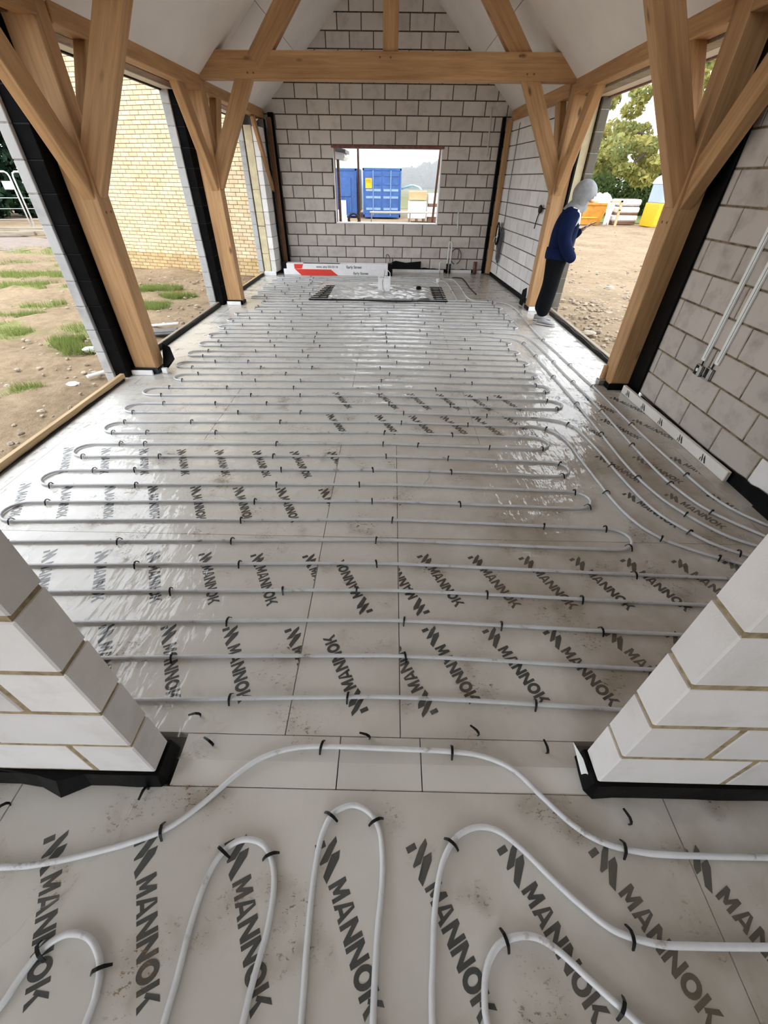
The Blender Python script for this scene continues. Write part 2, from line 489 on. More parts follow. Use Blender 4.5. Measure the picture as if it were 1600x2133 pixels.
# ------------------------------------------------------------------ mesh helpers
class MB:
    def __init__(s):
        s.v = []
        s.f = []
        s.sm = False
    def add(s, vs, fs):
        o = len(s.v)
        s.v += [tuple(map(float, v)) for v in vs]
        s.f += [tuple(i + o for i in f) for f in fs]
        return s
    def box(s, x0, x1, y0, y1, z0, z1, mat=None):
        vs = [(x, y, z) for x in (x0, x1) for y in (y0, y1) for z in (z0, z1)]
        if mat is not None:
            vs = [mat @ Vector(v) for v in vs]
        return s.add(vs, [(0, 1, 3, 2), (4, 6, 7, 5), (0, 4, 5, 1), (2, 3, 7, 6), (0, 2, 6, 4), (1, 5, 7, 3)])
    def cbox(s, x0, x1, y0, y1, z0, z1, c=0.006, mat=None):
        """box with chamfered edges"""
        vs, idx = [], {}
        X, Y, Z = (x0, x1), (y0, y1), (z0, z1)
        for i in (0, 1):
            for j in (0, 1):
                for k in (0, 1):
                    sx, sy, sz = (c, -c)[i], (c, -c)[j], (c, -c)[k]
                    for a in range(3):
                        p = [X[i] + sx, Y[j] + sy, Z[k] + sz]
                        p[a] = (X[i], Y[j], Z[k])[a]
                        idx[(i, j, k, a)] = len(vs)
                        vs.append(p)
        fs = []
        for a in range(3):
            b, d = (a + 1) % 3, (a + 2) % 3
            for t in (0, 1):
                q = []
                for (u, w) in ((0, 0), (1, 0), (1, 1), (0, 1)):
                    key = [0, 0, 0]
                    key[a], key[b], key[d] = t, u, w
                    q.append(idx[(*key, a)])
                fs.append(tuple(q if t else q[::-1]))
            for u in (0, 1):
                for w in (0, 1):
                    k0, k1 = [0, 0, 0], [0, 0, 0]
                    k0[a], k1[a] = 0, 1
                    k0[b] = k1[b] = u
                    k0[d] = k1[d] = w
                    q = [idx[(*k0, b)], idx[(*k1, b)], idx[(*k1, d)], idx[(*k0, d)]]
                    fs.append(tuple(q if (u ^ w) else q[::-1]))
        for i in (0, 1):
            for j in (0, 1):
                for k in (0, 1):
                    q = [idx[(i, j, k, a)] for a in range(3)]
                    fs.append(tuple(q if (i + j + k) % 2 else q[::-1]))
        if mat is not None:
            vs = [mat @ Vector(v) for v in vs]
        return s.add(vs, fs)
    def tube(s, path, r, n=8, caps=True, closed=False):
        P = [Vector(p) for p in path]
        m = len(P)
        rs = r if hasattr(r, '__len__') else [r] * m
        vs, fs = [], []
        up = None
        for i, p in enumerate(P):
            a = P[(i - 1) % m] if (closed or i > 0) else P[i]
            b = P[(i + 1) % m] if (closed or i < m - 1) else P[i]
            t = (b - a).normalized()
            if up is None:
                up = Vector((0, 0, 1)) if abs(t.z) < 0.9 else Vector((1, 0, 0))
            sd = t.cross(up).normalized()
            up = sd.cross(t).normalized()
            for k in range(n):
                an = 2 * PI * k / n
                vs.append(p + (sd * math.cos(an) + up * math.sin(an)) * rs[i])
        for i in range(m if closed else m - 1):
            j = (i + 1) % m
            for k in range(n):
                l = (k + 1) % n
                fs.append((i * n + k, j * n + k, j * n + l, i * n + l))
        if caps and not closed:
            fs.append(tuple(range(n)))
            fs.append(tuple(range((m - 1) * n, m * n))[::-1])
        return s.add(vs, fs)
    def lathe(s, prof, n=16, c=(0, 0, 0)):
        vs, fs = [], []
        for (r, z) in prof:
            for k in range(n):
                a = 2 * PI * k / n
                vs.append((c[0] + r * math.cos(a), c[1] + r * math.sin(a), c[2] + z))
        for i in range(len(prof) - 1):
            for k in range(n):
                l = (k + 1) % n
                fs.append((i * n + k, i * n + l, (i + 1) * n + l, (i + 1) * n + k))
        fs.append(tuple(range(n))[::-1])
        fs.append(tuple(range((len(prof) - 1) * n, len(prof) * n)))
        return s.add(vs, fs)
    def prism(s, poly, d0, d1, frame):
        """poly in (u, w) extruded along the third axis d; frame(u, d, w) -> xyz"""
        n = len(poly)
        vs = [frame(u, d0, w) for u, w in poly] + [frame(u, d1, w) for u, w in poly]
        fs = [tuple(range(n)), tuple(range(n, 2 * n))[::-1]]
        fs += [(i, i + n, (i + 1) % n + n, (i + 1) % n) for i in range(n)]
        return s.add(vs, fs)
    def mesh(s, name, mat=None, smooth=False):
        me = bpy.data.meshes.new(name)
        me.from_pydata(s.v, [], s.f)
        if mat is not None:
            me.materials.append(mat)
        bm = bmesh.new()
        bm.from_mesh(me)
        bmesh.ops.recalc_face_normals(bm, faces=bm.faces)
        if smooth:
            for f in bm.faces:
                f.smooth = True
        bm.to_mesh(me)
        bm.free()
        return me
    def build(s, name, mat, parent=None, smooth=False, loc=None, rz=None):
        return put(name, s.mesh(name, mat, smooth), parent, loc, rz)

def put(name, me, parent=None, loc=None, rz=None, matrix=None):
    o = bpy.data.objects.new(name, me)
    COL.objects.link(o)
    if parent is not None:
        o.parent = parent
    if matrix is not None:
        o.matrix_local = matrix
    if loc is not None:
        o.location = loc
    if rz is not None:
        o.rotation_euler = (0, 0, rz)
    return o

def empty(name, loc=(0, 0, 0), rz=0.0):
    o = bpy.data.objects.new(name, None)
    COL.objects.link(o)
    o.location = loc
    o.rotation_euler = (0, 0, rz)
    return o

def tag(o, label, cat, group=None, kind=None):
    o['label'] = label
    o['category'] = cat
    if group:
        o['group'] = group
    if kind:
        o['kind'] = kind
    return o

def struct(o):
    o['kind'] = 'structure'
    return o

def clip(poly, a, b, c):
    out = []
    for i in range(len(poly)):
        p, q = poly[i], poly[(i + 1) % len(poly)]
        dp, dq = a * p[0] + b * p[1] - c, a * q[0] + b * q[1] - c
        if dp <= 0:
            out.append(p)
        if dp * dq < 0:
            t = dp / (dp - dq)
            out.append((p[0] + t * (q[0] - p[0]), p[1] + t * (q[1] - p[1])))
    return out

def area(p):
    return abs(sum(p[i][0] * p[(i + 1) % len(p)][1] - p[(i + 1) % len(p)][0] * p[i][1] for i in range(len(p)))) / 2

_bc = {}
def block_mesh(poly, T, mat):
    """one block: front face slightly inset (chamfer), local axes u, depth, z; front at depth 0"""
    key = (tuple((round(u, 3), round(w, 3)) for u, w in poly), T, mat.name)
    if key in _bc:
        return _bc[key]
    n = len(poly)
    cu = sum(p[0] for p in poly) / n
    cw = sum(p[1] for p in poly) / n
    c = 0.005
    inn = []
    for u, w in poly:
        du, dw = cu - u, cw - w
        inn.append((u + c * (1 if du > 0 else -1), w + c * (1 if dw > 0 else -1)))
    vs = [(u, 0, w) for u, w in inn] + [(u, c, w) for u, w in poly] + [(u, T, w) for u, w in poly]
    fs = [tuple(range(n)), tuple(range(2 * n, 3 * n))[::-1]]
    for r in (0, 1):
        for i in range(n):
            j = (i + 1) % n
            fs.append((r * n + i, (r + 1) * n + i, (r + 1) * n + j, r * n + j))
    mb = MB()
    mb.add(vs, fs)
    me = mb.mesh('block', mat)
    _bc[key] = me
    return me

def block_wall(name, O, rz, T, rows, ivals, off, mat, mort, clips=(), kind='structure', child='block', L=0.45, J=0.010,
               jit=0.0015, matf=None, rec=0.007):
    """wall of separate blocks on a recessed mortar core. local x along the wall, y into it, z up"""
    core = MB()
    todo = []
    for i, (z0, z1) in enumerate(rows):
        for (a, b) in ivals(i):
            # the core stands 6 mm back from every face
            e0 = 0.006
            pl = [(a + e0, z0), (b - e0, z0), (b - e0, z1), (a + e0, z1)]
            for cl in clips:
                pl = clip(pl, *cl)
            if len(pl) >= 3 and area(pl) > 1e-4:
                core.prism(pl, rec, T - rec, lambda u, d, w: (u, d, w))
            o = off(i)
            k = math.floor((a - o) / L)
            u = o + k * L
            while u < b - 1e-6:
                ua, ub = max(a, u + J / 2 if u > a else a), min(b, u + L - J / 2)
                u += L
                if ub - ua < 0.035:
                    continue
                q = [(ua, z0 + J / 2), (ub, z0 + J / 2), (ub, z1 - J / 2), (ua, z1 - J / 2)]
                for cl in clips:
                    q = clip(q, *cl)
                if len(q) < 3 or area(q) < 2e-3:
                    continue
                todo.append(q)
    wall = core.build(name, mort, None, loc=O, rz=rz)
    if kind:
        wall['kind'] = kind
    for q in todo:
        u0, w0 = min(p[0] for p in q), min(p[1] for p in q)
        me = block_mesh([(p[0] - u0, p[1] - w0) for p in q], T, mat if matf is None else matf(u0, w0))
        put(child, me, wall, loc=(u0, random.uniform(-jit, jit), w0))
    return wall

def timber(name, a, b, w, h, mat=None, up=(0, 0, 1), label=None, cat='beam', c=0.007, parent=None):
    """squared timber from a to b (centre line), w across, h along `up`; local x runs along the grain"""
    a, b = Vector(a), Vector(b)
    t = (b - a).normalized()
    up = Vector(up)
    sd = up.cross(t).normalized()
    u2 = t.cross(sd).normalized()
    L = (b - a).length
    mb = MB()
    mb.cbox(0, L, -w / 2, w / 2, -h / 2, h / 2, c)
    mt = Matrix(((t.x, sd.x, u2.x, a.x), (t.y, sd.y, u2.y, a.y), (t.z, sd.z, u2.z, a.z), (0, 0, 0, 1)))
    o = put(name, mb.mesh(name, mat or M['oak']), parent, matrix=mt)
    if label:
        tag(o, label, cat)
    return o

def spline(pts, step=0.05):
    P = [Vector((p[0], p[1], p[2] if len(p) > 2 else 0.0)) for p in pts]
    out = []
    for i in range(len(P) - 1):
        p0, p1, p2, p3 = P[max(i - 1, 0)], P[i], P[i + 1], P[min(i + 2, len(P) - 1)]
        n = max(1, int((p2 - p1).length / step))
        for k in range(n):
            t = k / n
            out.append(0.5 * ((2 * p1) + (p2 - p0) * t + (2 * p0 - 5 * p1 + 4 * p2 - p3) * t * t + (3 * p1 - p0 - 3 * p2 + p3) * t ** 3))
    out.append(P[-1])
    return out

XC = -0.115                     # roof centre line
D = 11.48                       # inner face of the gable wall
def roof_z(x):
    return 3.02 + 0.86 * (2.30 - abs(x - XC))

# ================================================================== FLOOR
fl = MB()
fl.box(-3.02, 2.80, 0.40, 11.62, -0.30, -0.052)
fl.box(-3.02, 2.80, -3.2, 0.40, -0.30, -0.052)
floor = struct(fl.build('floor', M['dark_gap']))
rowsY = [(-3.1, -1.9), (-1.9, -0.70), (-0.70, 0.512), (0.512, 0.70)] + [(0.70 + 1.2 * i, 1.90 + 1.2 * i) for i in range(9)]
boards = []
for ri, (y0, y1) in enumerate(rowsY):
    y1 = min(y1, 11.56)
    if ri == 3:
        xs = [-0.80, -0.17, 0.155, 0.785]
    elif ri < 3:
        xs = [-3.0, -1.35, 1.05, 2.78]
    elif ri >= 6:
        o = 0.0 if ri % 2 else 1.2
        xs = [-3.0] + [x for x in (-2.8 + o, -0.4 + o, 2.0 + o) if -2.9 < x < 2.7] + [2.78]
    else:
        xs = [-3.0, -2.8, -0.40, 0.075, 2.475, 2.78]
    for x0, x1 in zip(xs[:-1], xs[1:]):
        b = MB()
        b.cbox(x0 + 0.0022, x1 - 0.0022, y0 + 0.0018, y1 - 0.0018, -0.05, random.uniform(-0.0008, 0.0), 0.001)
        ob = b.build('insulation_board', M['board_foil'], floor)
        boards.append((x0, x1, y0, y1, ob))

# ------------------------------------------------ lettering printed on the boards
LET = {
    'M': [[(0, 0), (0, 1), (.26, 1), (.5, .50), (.74, 1), (1, 1), (1, 0), (.75, 0), (.75, .52), (.58, .14), (.42, .14), (.25, .52), (.25, 0)]],
    'A': [[(0, 0), (.35, 1), (.52, 1), (.27, 0)], [(1, 0), (.65, 1), (.48, 1), (.73, 0)], [(.28, .17), (.72, .17), (.64, .38), (.36, .38)]],
    'N': [[(0, 0), (0, 1), (.27, 1), (.74, .40), (.74, 1), (1, 1), (1, 0), (.73, 0), (.26, .60), (.26, 0)]],
    'K': [[(0, 0), (0, 1), (.27, 1), (.27, 0)], [(.27, .42), (.70, 1), (1, 1), (.45, .32)], [(.42, .62), (.60, .62), (1, 0), (.68, 0)]],
}
def word_mesh():
    mb = MB()
    H = 0.060
    def poly(pts, u0, w, h=H):
        mb.add([(u0 + x * w, y * h, 0) for x, y in pts], [tuple(range(len(pts)))])
    tabs = [[(0.0, 0.0), (0.0, .46), (.165, .46), (.165, 0.0)],
            [(.05, 1.0), (.20, .97), (.53, .36), (.53, 0.0), (.47, 0.0), (.17, .58)],
            [(.42, 1.0), (.60, .86), (1.0, .06), (.80, 0.0), (.42, .58)]]
    for t in tabs:
        poly([(x, y * 1.25 - 0.12) for x, y in t], 0.0, 0.112)
    for i, ch in enumerate('MANNOK'):
        u0, w = 0.118 + i * 0.0512, 0.0475
        if ch == 'O':
            n = 18
            vs = []
            for k in range(n):
                a = 2 * PI * k / n
                vs.append((u0 + w * (.5 + .52 * math.cos(a)), H * (.5 + .53 * math.sin(a)), 0))
            for k in range(n):
                a = 2 * PI * k / n
                vs.append((u0 + w * (.5 + .23 * math.cos(a)), H * (.5 + .27 * math.sin(a)), 0))
            mb.add(vs, [(k, (k + 1) % n, n + (k + 1) % n, n + k) for k in range(n)])
        else:
            for p in LET[ch]:
                poly(p, u0, w)
    return mb.mesh('printed_lettering', M['print'])
WORD = word_mesh()
def print_word(x, y, flip=False, lo=None, hi=None):
    """x, y is the start of the mark; reads towards the near wall (or away from it when flipped)"""
    an = math.atan2(-0.382, 0.187) + (PI if flip else 0)
    mt = Matrix.Translation((x, y, 0.0006)) @ Matrix.Rotation(an, 4, 'Z')
    mid = mt @ Vector((0.02 if not flip else 0.25, 0.03, 0))
    par = None
    for (x0, x1, y0, y1, ob) in boards:
        if x0 <= mid.x < x1 and y0 <= mid.y < y1:
            par = (x0, x1, ob)
            break
    if par is None:
        return
    me = WORD
    c = [mt @ Vector(v) for v in ((0, -0.01, 0), (0.43, -0.01, 0), (0, 0.07, 0), (0.43, 0.07, 0))]
    if min(p.x for p in c) < par[0] or max(p.x for p in c) > par[1]:
        bm = bmesh.new()
        bm.from_mesh(WORD)
        inv = mt.inverted()
        for xe, sgn in ((par[0] + 0.003, -1), (par[1] - 0.003, 1)):
            pc = inv @ Vector((xe, mid.y, 0))
            pn = inv.to_3x3() @ Vector((sgn, 0, 0))
            bmesh.ops.bisect_plane(bm, geom=bm.verts[:] + bm.edges[:] + bm.faces[:], plane_co=pc, plane_no=pn, clear_outer=True)
        me = bpy.data.meshes.new('printed_lettering')
        bm.to_mesh(me)
        bm.free()
        if not me.polygons:
            return
        me.materials.append(M['print'])
    put('printed_lettering', me, par[2], matrix=mt)
for i in range(-4, 8):
    if -3.0 < -0.218 + 0.312 * i < 2.6:
        print_word(-0.218 + 0.312 * i, 0.348)
mainrows = []
yb = 0.70
for k in range(5):
    mainrows += [(yb + 0.50, 0), (yb + 1.02, 1)]
    yb += 1.2
for yt, odd in mainrows:
    if yt > 4.3:
        continue
    dx = 0.0
    for i in range(9):
        x = -0.50 - 0.3145 * i
        if x > -3.0 and yt < 3.1:
            print_word(x + dx, yt)
    for i in range(8):
        x = 0.195 + 0.3075 * i
        if x < 2.6 and (yt < 1.9 or yt > 3.2 and x < 1.2 or x > 1.6):
            print_word(x + dx, yt + 0.02)
    if yt < 1.9:
        print_word(-0.067, yt - 0.395, True)
        print_word(0.235, yt - 0.395, True)
    elif yt > 3.2:
        print_word(-0.60, yt + 0.02)
        print_word(-0.13, yt + 0.02)

# ------------------------------------------------ polythene sheets
def sheet_mesh(x0, x1, y0, y1, dx, dy, amp, seed, base=0.0028, edge=None):
    nx, ny = int((x1 - x0) / dx) + 1, int((y1 - y0) / dy) + 1
    X, Y = np.meshgrid(np.linspace(x0, x1, nx), np.linspace(y0, y1, ny))
    r = np.random.default_rng(seed)
    Z = np.zeros_like(X)
    for k in range(26):
        a = r.uniform(0, PI)
        fq = r.uniform(3, 26)
        ph = r.uniform(0, 6.28)
        wv = r.uniform(0.6, 2.5, 2)
        m = 0.5 + 0.5 * np.sin(X * wv[0] + Y * wv[1] * 0.7 + ph * 3)
        s = np.sin((X * math.cos(a) + Y * math.sin(a)) * fq + ph + 1.5 * np.sin(X * 1.1 + Y * 0.8 + k))
        Z += np.maximum(0, s - 0.55) * m ** 3 / (1 + fq * 0.08)
    Z = base + amp * Z / max(1e-6, np.percentile(Z, 97))
    Z = np.minimum(Z, base + amp * 1.6)
    if edge is not None:
        Z = edge(X, Y, Z)
    vs = np.stack([X, Y, Z], -1).reshape(-1, 3)
    ii = np.arange(nx * ny).reshape(ny, nx)
    fs = np.stack([ii[:-1, :-1], ii[:-1, 1:], ii[1:, 1:], ii[1:, :-1]], -1).reshape(-1, 4)
    me = bpy.data.meshes.new('sheet')
    me.from_pydata(vs.tolist(), [], fs.tolist())
    me.polygons.foreach_set('use_smooth', [True] * len(me.polygons))
    return me
def up_edges(X, Y, Z):
    Z = Z + 0.012 * np.clip((-2.82 - X) / 0.1, 0, 1) + 0.004 * np.clip((0.74 - Y) / 0.03, 0, 1)
    return Z
me = sheet_mesh(-2.93, 2.70, 0.60, 11.40, 0.04, 0.04, 0.0030, 3, edge=up_edges)
me.materials.append(M['sheet'])
tag(put('polythene_sheet', me), 'large clear polythene sheet covering the whole floor under the rows of pipe', 'sheet')
me = sheet_mesh(-2.93, 2.70, -3.0, 0.515, 0.03, 0.03, 0.0022, 5)
me.materials.append(M['sheet'])
tag(put('polythene_sheet', me), 'clear polythene sheet on the near floor, in front of the two block piers', 'sheet')

# ================================================================== PIPES
def staple_mesh():
    mb = MB()
    pts = [(-.026, -.001), (-.019, .013), (-.012, .0245), (.0, .0285), (.012, .0245), (.019, .013), (.026, -.001)]
    w = [.0035, .0042, .0048, .005, .0048, .0042, .0035]
    vs, fs = [], []
    for i, (y, z) in enumerate(pts):
        a = Vector((0, pts[min(i + 1, 6)][0] - pts[max(i - 1, 0)][0], pts[min(i + 1, 6)][1] - pts[max(i - 1, 0)][1])).normalized()
        nr = Vector((0, -a.z, a.y))
        for (sx, sn) in ((-1, 0), (1, 0), (1, 1), (-1, 1)):
            p = Vector((sx * w[i], y, z)) + nr * (0.0035 * sn)
            vs.append(p)
    for i in range(6):
        for k in range(4):
            l = (k + 1) % 4
            fs.append((i * 4 + k, i * 4 + l, (i + 1) * 4 + l, (i + 1) * 4 + k))
    fs += [(0, 1, 2, 3), (27, 26, 25, 24)]
    mb.add(vs, fs)
    return mb.mesh('staple', M['staple'])
STAPLE = staple_mesh()
PR = 0.0095
PZ = PR + 0.0042

def run_pipe(name, pts, label, staples, group=None, r=PR, n=8, wob=0.005):
    P = []
    ph = random.uniform(0, 6)
    for i, p in enumerate(pts):
        q = Vector((p[0], p[1], PZ))
        q.y += wob * (mnoise.noise(Vector((p[0] * 1.3, p[1] * 3.1, ph))))
        q.x += wob * (mnoise.noise(Vector((p[0] * 2.1 + 9, p[1] * 1.3, ph))))
        P.append(q)
    mb = MB()
    mb.tube(P, r, n)
    o = mb.build(name, M['pipe'] if wob == 0 else M['pipe_shaded'], None, smooth=True)
    tag(o, label, 'pipe', group)
    for (x, y) in staples:
        # nearest point on the run
        best = min(range(1, len(P) - 1), key=lambda i: (P[i].x - x) ** 2 + (P[i].y - y) ** 2)
        t = P[best + 1] - P[best - 1]
        put('staple', STAPLE, o, matrix=Matrix.Translation((P[best].x, P[best].y, 0.0042)) @
            Matrix.Rotation(math.atan2(t.y, t.x) + random.uniform(-0.25, 0.25), 4, 'Z'))
    return o

def row_y(k, x):
    return 0.862 + 0.2 * k - 0.032 * abs(x) ** 1.1
def row(k, xa, xb):
    n = max(2, int(abs(xb - xa) / 0.10))
    return [(xa + (xb - xa) * i / n, row_y(k, xa + (xb - xa) * i / n)) for i in range(n + 1)]
def uturn(x, ka, kb, side):
    ya, yb = row_y(ka, x), row_y(kb, x)
    c, r = (ya + yb) / 2, (yb - ya) / 2
    return [(x + side * abs(r) * 1.25 * math.sin(t), c - r * math.cos(t)) for t in [PI * i / 9 for i in range(1, 9)]]
st_near, st_mid, st_far = [], [], []
def rowst(lst, k, xs):
    for x in xs:
        lst.append((x + random.uniform(-0.12, 0.12), row_y(k, x)))
LX = {6: -2.46, 8: -2.46, 10: -2.46, 12: -2.43, 14: -2.45, 16: -2.46, 18: -2.30, 20: -2.44, 22: -2.46, 24: -2.46, 26: -2.48}
RX = {5: 1.44, 7: 1.33, 9: 1.31, 11: 1.27, 15: 1.64, 17: 1.63, 19: 1.61, 21: 1.61, 23: 1.59, 25: 1.57}

f1 = [(1.311, 3.44), (1.45, 3.39), (1.54, 3.27), (1.575, 3.10), (1.581, 2.904), (1.60, 2.593), (1.622, 2.296), (1.674, 2.074), (1.766, 1.927), (1.925, 1.815), (2.15, 1.708), (2.42, 1.58)]
f2 = [(1.121, 3.625), (1.438, 3.60), (1.629, 3.54), (1.721, 3.427), (1.751, 3.3), (1.786, 2.972), (1.81, 2.568), (1.861, 2.22), (1.98, 1.993), (2.085, 1.869), (2.23, 1.782), (2.45, 1.70)]
f3 = [(1.515, 6.165), (1.75, 6.13), (1.86, 5.95), (1.892, 5.613), (1.905, 4.989), (1.92, 4.204), (1.926, 3.66), (1.922, 2.807), (1.968, 2.409), (2.057, 2.176), (2.213, 1.951), (2.45, 1.82)]
f4 = [(1.547, 6.38), (1.829, 6.35), (1.985, 6.22), (2.06, 5.662), (2.072, 4.869), (2.103, 4.211), (2.118, 3.698), (2.122, 2.835), (2.157, 2.486), (2.25, 2.207), (2.47, 1.95)]
f5 = [(1.25, 10.62), (1.40, 10.50), (1.445, 10.2), (1.468, 9.567), (1.477, 8.80), (1.551, 8.485), (1.752, 8.346), (2.03, 8.35), (2.163, 8.16), (2.214, 7.814), (2.202, 7.099), (2.182, 6.318), (2.221, 5.533), (2.247, 4.877), (2.276, 4.219), (2.281, 3.674), (2.319, 2.878), (2.381, 2.335), (2.55, 2.07)]

# front circuit: feed 1, row 13, down to row 4
path = spline(f1[::-1], 0.05)
path += row(13, 1.25, LX[12])
k = 13
while k > 4:
    if k % 2:                                 # at the left end, drop to k-1
        x = LX.get(k - 1, -2.46)
        path += uturn(x, k - 1, k, -1)[::-1]
        k -= 1
        x2 = RX.get(k - 1, 1.3)
        path += row(k, x, x2 if k > 4 else 2.45)
    else:
        x = RX[k - 1]
        path += uturn(x, k - 1, k, 1)[::-1]
        k -= 1
        path += row(k, x, LX.get(k - 1, -2.46))
for kk, xs in {4: (-2.3, -1.55, -0.88, .0, 1.35), 5: (-2.25, -1.6, -1.05, -.02, ), 6: (-2.45, -0.9, .02, .95), 7: (-2.4, -0.98, -.02, .42), 8: (-2.46, -1.88, -.80, -.30),
               9: (-2.4, -1.93, -.87, .0, .4), 10: (-2.48, -1.98, -.98, .01, .5), 11: (-2.3, -1.96, -.98, .0, .35, .98), 12: (-2.45, -2.0, -1.5, -.02, .5), 13: (-2.3, -1.8, -.97, .0, .62)}.items():
    rowst(st_near, kk, xs)
st_near += [(1.32, row_y(11, 1.3)), (1.37, row_y(9, 1.38)), (1.37, row_y(8, 1.38)), (1.42, row_y(7, 1.4)), (1.40, row_y(6, 1.4)), (1.55, row_y(5, 1.5)),
            (1.38, row_y(10, 1.35)), (1.47, 3.38), (1.61, 2.42), (1.76, 1.93), (2.05, 1.755)]
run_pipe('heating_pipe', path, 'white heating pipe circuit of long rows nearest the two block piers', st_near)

# two rows behind the near piers that feed away to the right
path = row(3, 2.40, -2.40) + uturn(-2.40, 2, 3, -1)[::-1] + row(2, -2.40, 2.1) + uturn(2.1, 1, 2, 1)[::-1] + row(1, 2.1, -2.3) + \
    uturn(-2.3, 0, 1, -1)[::-1] + row(0, -2.3, 2.4)
st = []
for kk, xs in {3: (-1.9, -1.25, -.55, -.02, .6, 1.2), 2: (-1.75, -.95, -.02, .52, 1.2), 1: (-1.8, -.93, .02, 1.3), 0: (-1.9, -.62, -.12, .58, 1.2)}.items():
    rowst(st, kk, xs)
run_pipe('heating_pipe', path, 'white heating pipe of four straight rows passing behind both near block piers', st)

# middle circuit: feed 2 to feed 3
path = spline(f2[::-1], 0.05) + row(14, 1.05, LX[14])
k = 14
while k < 27:
    if k % 2 == 0:
        x = LX[k]
        path += uturn(x, k, k + 1, -1)
        k += 1
        path += row(k, x, RX.get(k, 1.45))
    else:
        x = RX[k]
        path += uturn(x, k, k + 1, 1)
        k += 1
        path += row(k, x, LX[k])
path += spline(f3, 0.05)
for kk in range(14, 28):
    rowst(st_mid, kk, (-2.3, -1.8, -1.1, -.05, .55) if kk % 2 else (-2.4, -1.5, -.95, .02, 1.0))
for kk in range(15, 27, 2):
    st_mid += [(RX.get(kk, 1.5) + 0.03, row_y(kk, 1.6)), (RX.get(kk, 1.5) + 0.02, row_y(kk + 1, 1.6))]
st_mid += [(1.69, 3.48), (1.80, 2.75), (1.97, 2.0), (2.18, 1.80), (1.90, 5.4), (1.91, 4.7), (1.925, 3.95), (1.925, 3.3), (1.93, 2.6), (2.05, 2.18), (1.87, 5.9)]
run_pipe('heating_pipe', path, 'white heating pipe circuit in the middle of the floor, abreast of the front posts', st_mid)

# far circuit: feed 4, up the room, round the drain tray, feed 5
LXf = {28: -2.46, 30: -2.46, 32: -2.46, 34: -2.24, 36: -2.20, 38: -2.52, 40: -2.5, 42: -2.5, 44: -2.5, 46: -2.5, 48: -2.45}
RXf = {29: 1.85, 31: 1.87, 33: 1.86, 35: 1.86, 37: 1.82, 39: -1.62, 41: -1.62, 43: -1.62, 45: -1.6}
path = spline(f4[::-1], 0.06) + row(28, 1.45, LXf[28])
k = 28
while k < 47:
    if k % 2 == 0:
        x = LXf[k]
        path += uturn(x, k, k + 1, -1)
        k += 1
        path += row(k, x, RXf.get(k, 0.92))
    else:
        x = RXf[k]
        path += uturn(x, k, k + 1, 1)
        k += 1
        path += row(k, x, LXf[k])
path += spline([(0.93, row_y(47, .93)), (1.02, 10.0), (1.02, 9.63), (1.02, 9.08), (1.045, 8.60), (1.09, 8.40), (1.17, 8.37), (1.245, 8.50), (1.257, 8.96), (1.249, 9.41), (1.236, 10.0), (1.13, 10.30), (0.9, 10.41)], 0.06)
path += row(48, 0.85, -2.45) + uturn(-2.45, 48, 49, -1) + row(49, -2.45, 1.2) + spline(f5, 0.06)
for kk in range(28, 39):
    rowst(st_far, kk, (-2.3, -1.75, -.9, .0, .9) if kk % 2 else (-2.4, -1.5, -.4, .5, 1.4))
for kk in range(39, 50):
    rowst(st_far, kk, (-2.3, -1.75) if kk % 2 else (-2.0, -1.68))
for kk in range(29, 38, 2):
    st_far += [(RXf[kk] + 0.03, row_y(kk, 1.8)), (RXf[kk] + 0.02, row_y(kk + 1, 1.8))]
st_far += [(2.07, 5.2), (2.1, 4.5), (2.115, 3.8), (2.12, 3.1), (2.15, 2.55), (2.24, 2.2), (2.2, 7.5), (2.19, 6.8), (2.2, 6.1), (2.24, 5.1), (2.275, 4.4), (2.28, 3.5), (2.33, 2.7), (1.9, 8.35), (1.47, 9.3), (1.25, 9.3)]
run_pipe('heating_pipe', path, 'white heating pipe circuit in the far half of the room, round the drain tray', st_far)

# near room loops
def loose(pts, ext=None):
    return spline(pts, 0.012)
A = [(-2.2, 0.27), (-1.7, 0.262), (-1.255, 0.267), (-1.104, 0.28), (-0.96, 0.31), (-0.845, 0.341), (-0.746, 0.379), (-0.653, 0.449), (-0.544, 0.556), (-0.465, 0.611), (-0.357, 0.645), (-0.224, 0.655), (0.008, 0.652), (0.278, 0.646), (0.409, 0.629), (0.513, 0.584), (0.599, 0.496), (0.68, 0.418), (0.763, 0.371), (0.869, 0.348), (0.996, 0.34), (1.322, 0.34), (1.8, 0.34), (2.3, 0.33)]
run_pipe('heating_pipe', loose(A), 'white heating pipe arching across the threshold between the two near block piers', [(-0.756, 0.374), (-0.232, 0.655), (0.281, 0.646), (0.83, 0.355)], wob=0, n=12)
L1 = [(-1.55, -0.9), (-1.35, -0.5), (-1.12, -0.16), (-1.034, -0.027), (-1.014, 0.03), (-0.989, 0.084), (-0.951, 0.114), (-0.912, 0.122), (-0.863, 0.113), (-0.821, 0.084), (-0.796, 0.052), (-0.782, 0.007), (-0.781, -0.045), (-0.80, -0.4), (-0.82, -0.9)]
run_pipe('heating_pipe', loose(L1), 'white heating pipe hairpin at the near left, lowest and smallest loop', [(-0.985, 0.088), (-0.797, 0.056)], wob=0, n=12)
L2 = [(-0.585, -0.9), (-0.58, -0.4), (-0.572, -0.041), (-0.569, 0.037), (-0.571, 0.143), (-0.562, 0.242), (-0.537, 0.309), (-0.499, 0.344), (-0.452, 0.355), (-0.398, 0.341), (-0.359, 0.3), (-0.338, 0.235), (-0.336, 0.147), (-0.352, 0.041), (-0.36, -0.038), (-0.38, -0.4), (-0.39, -0.9)]
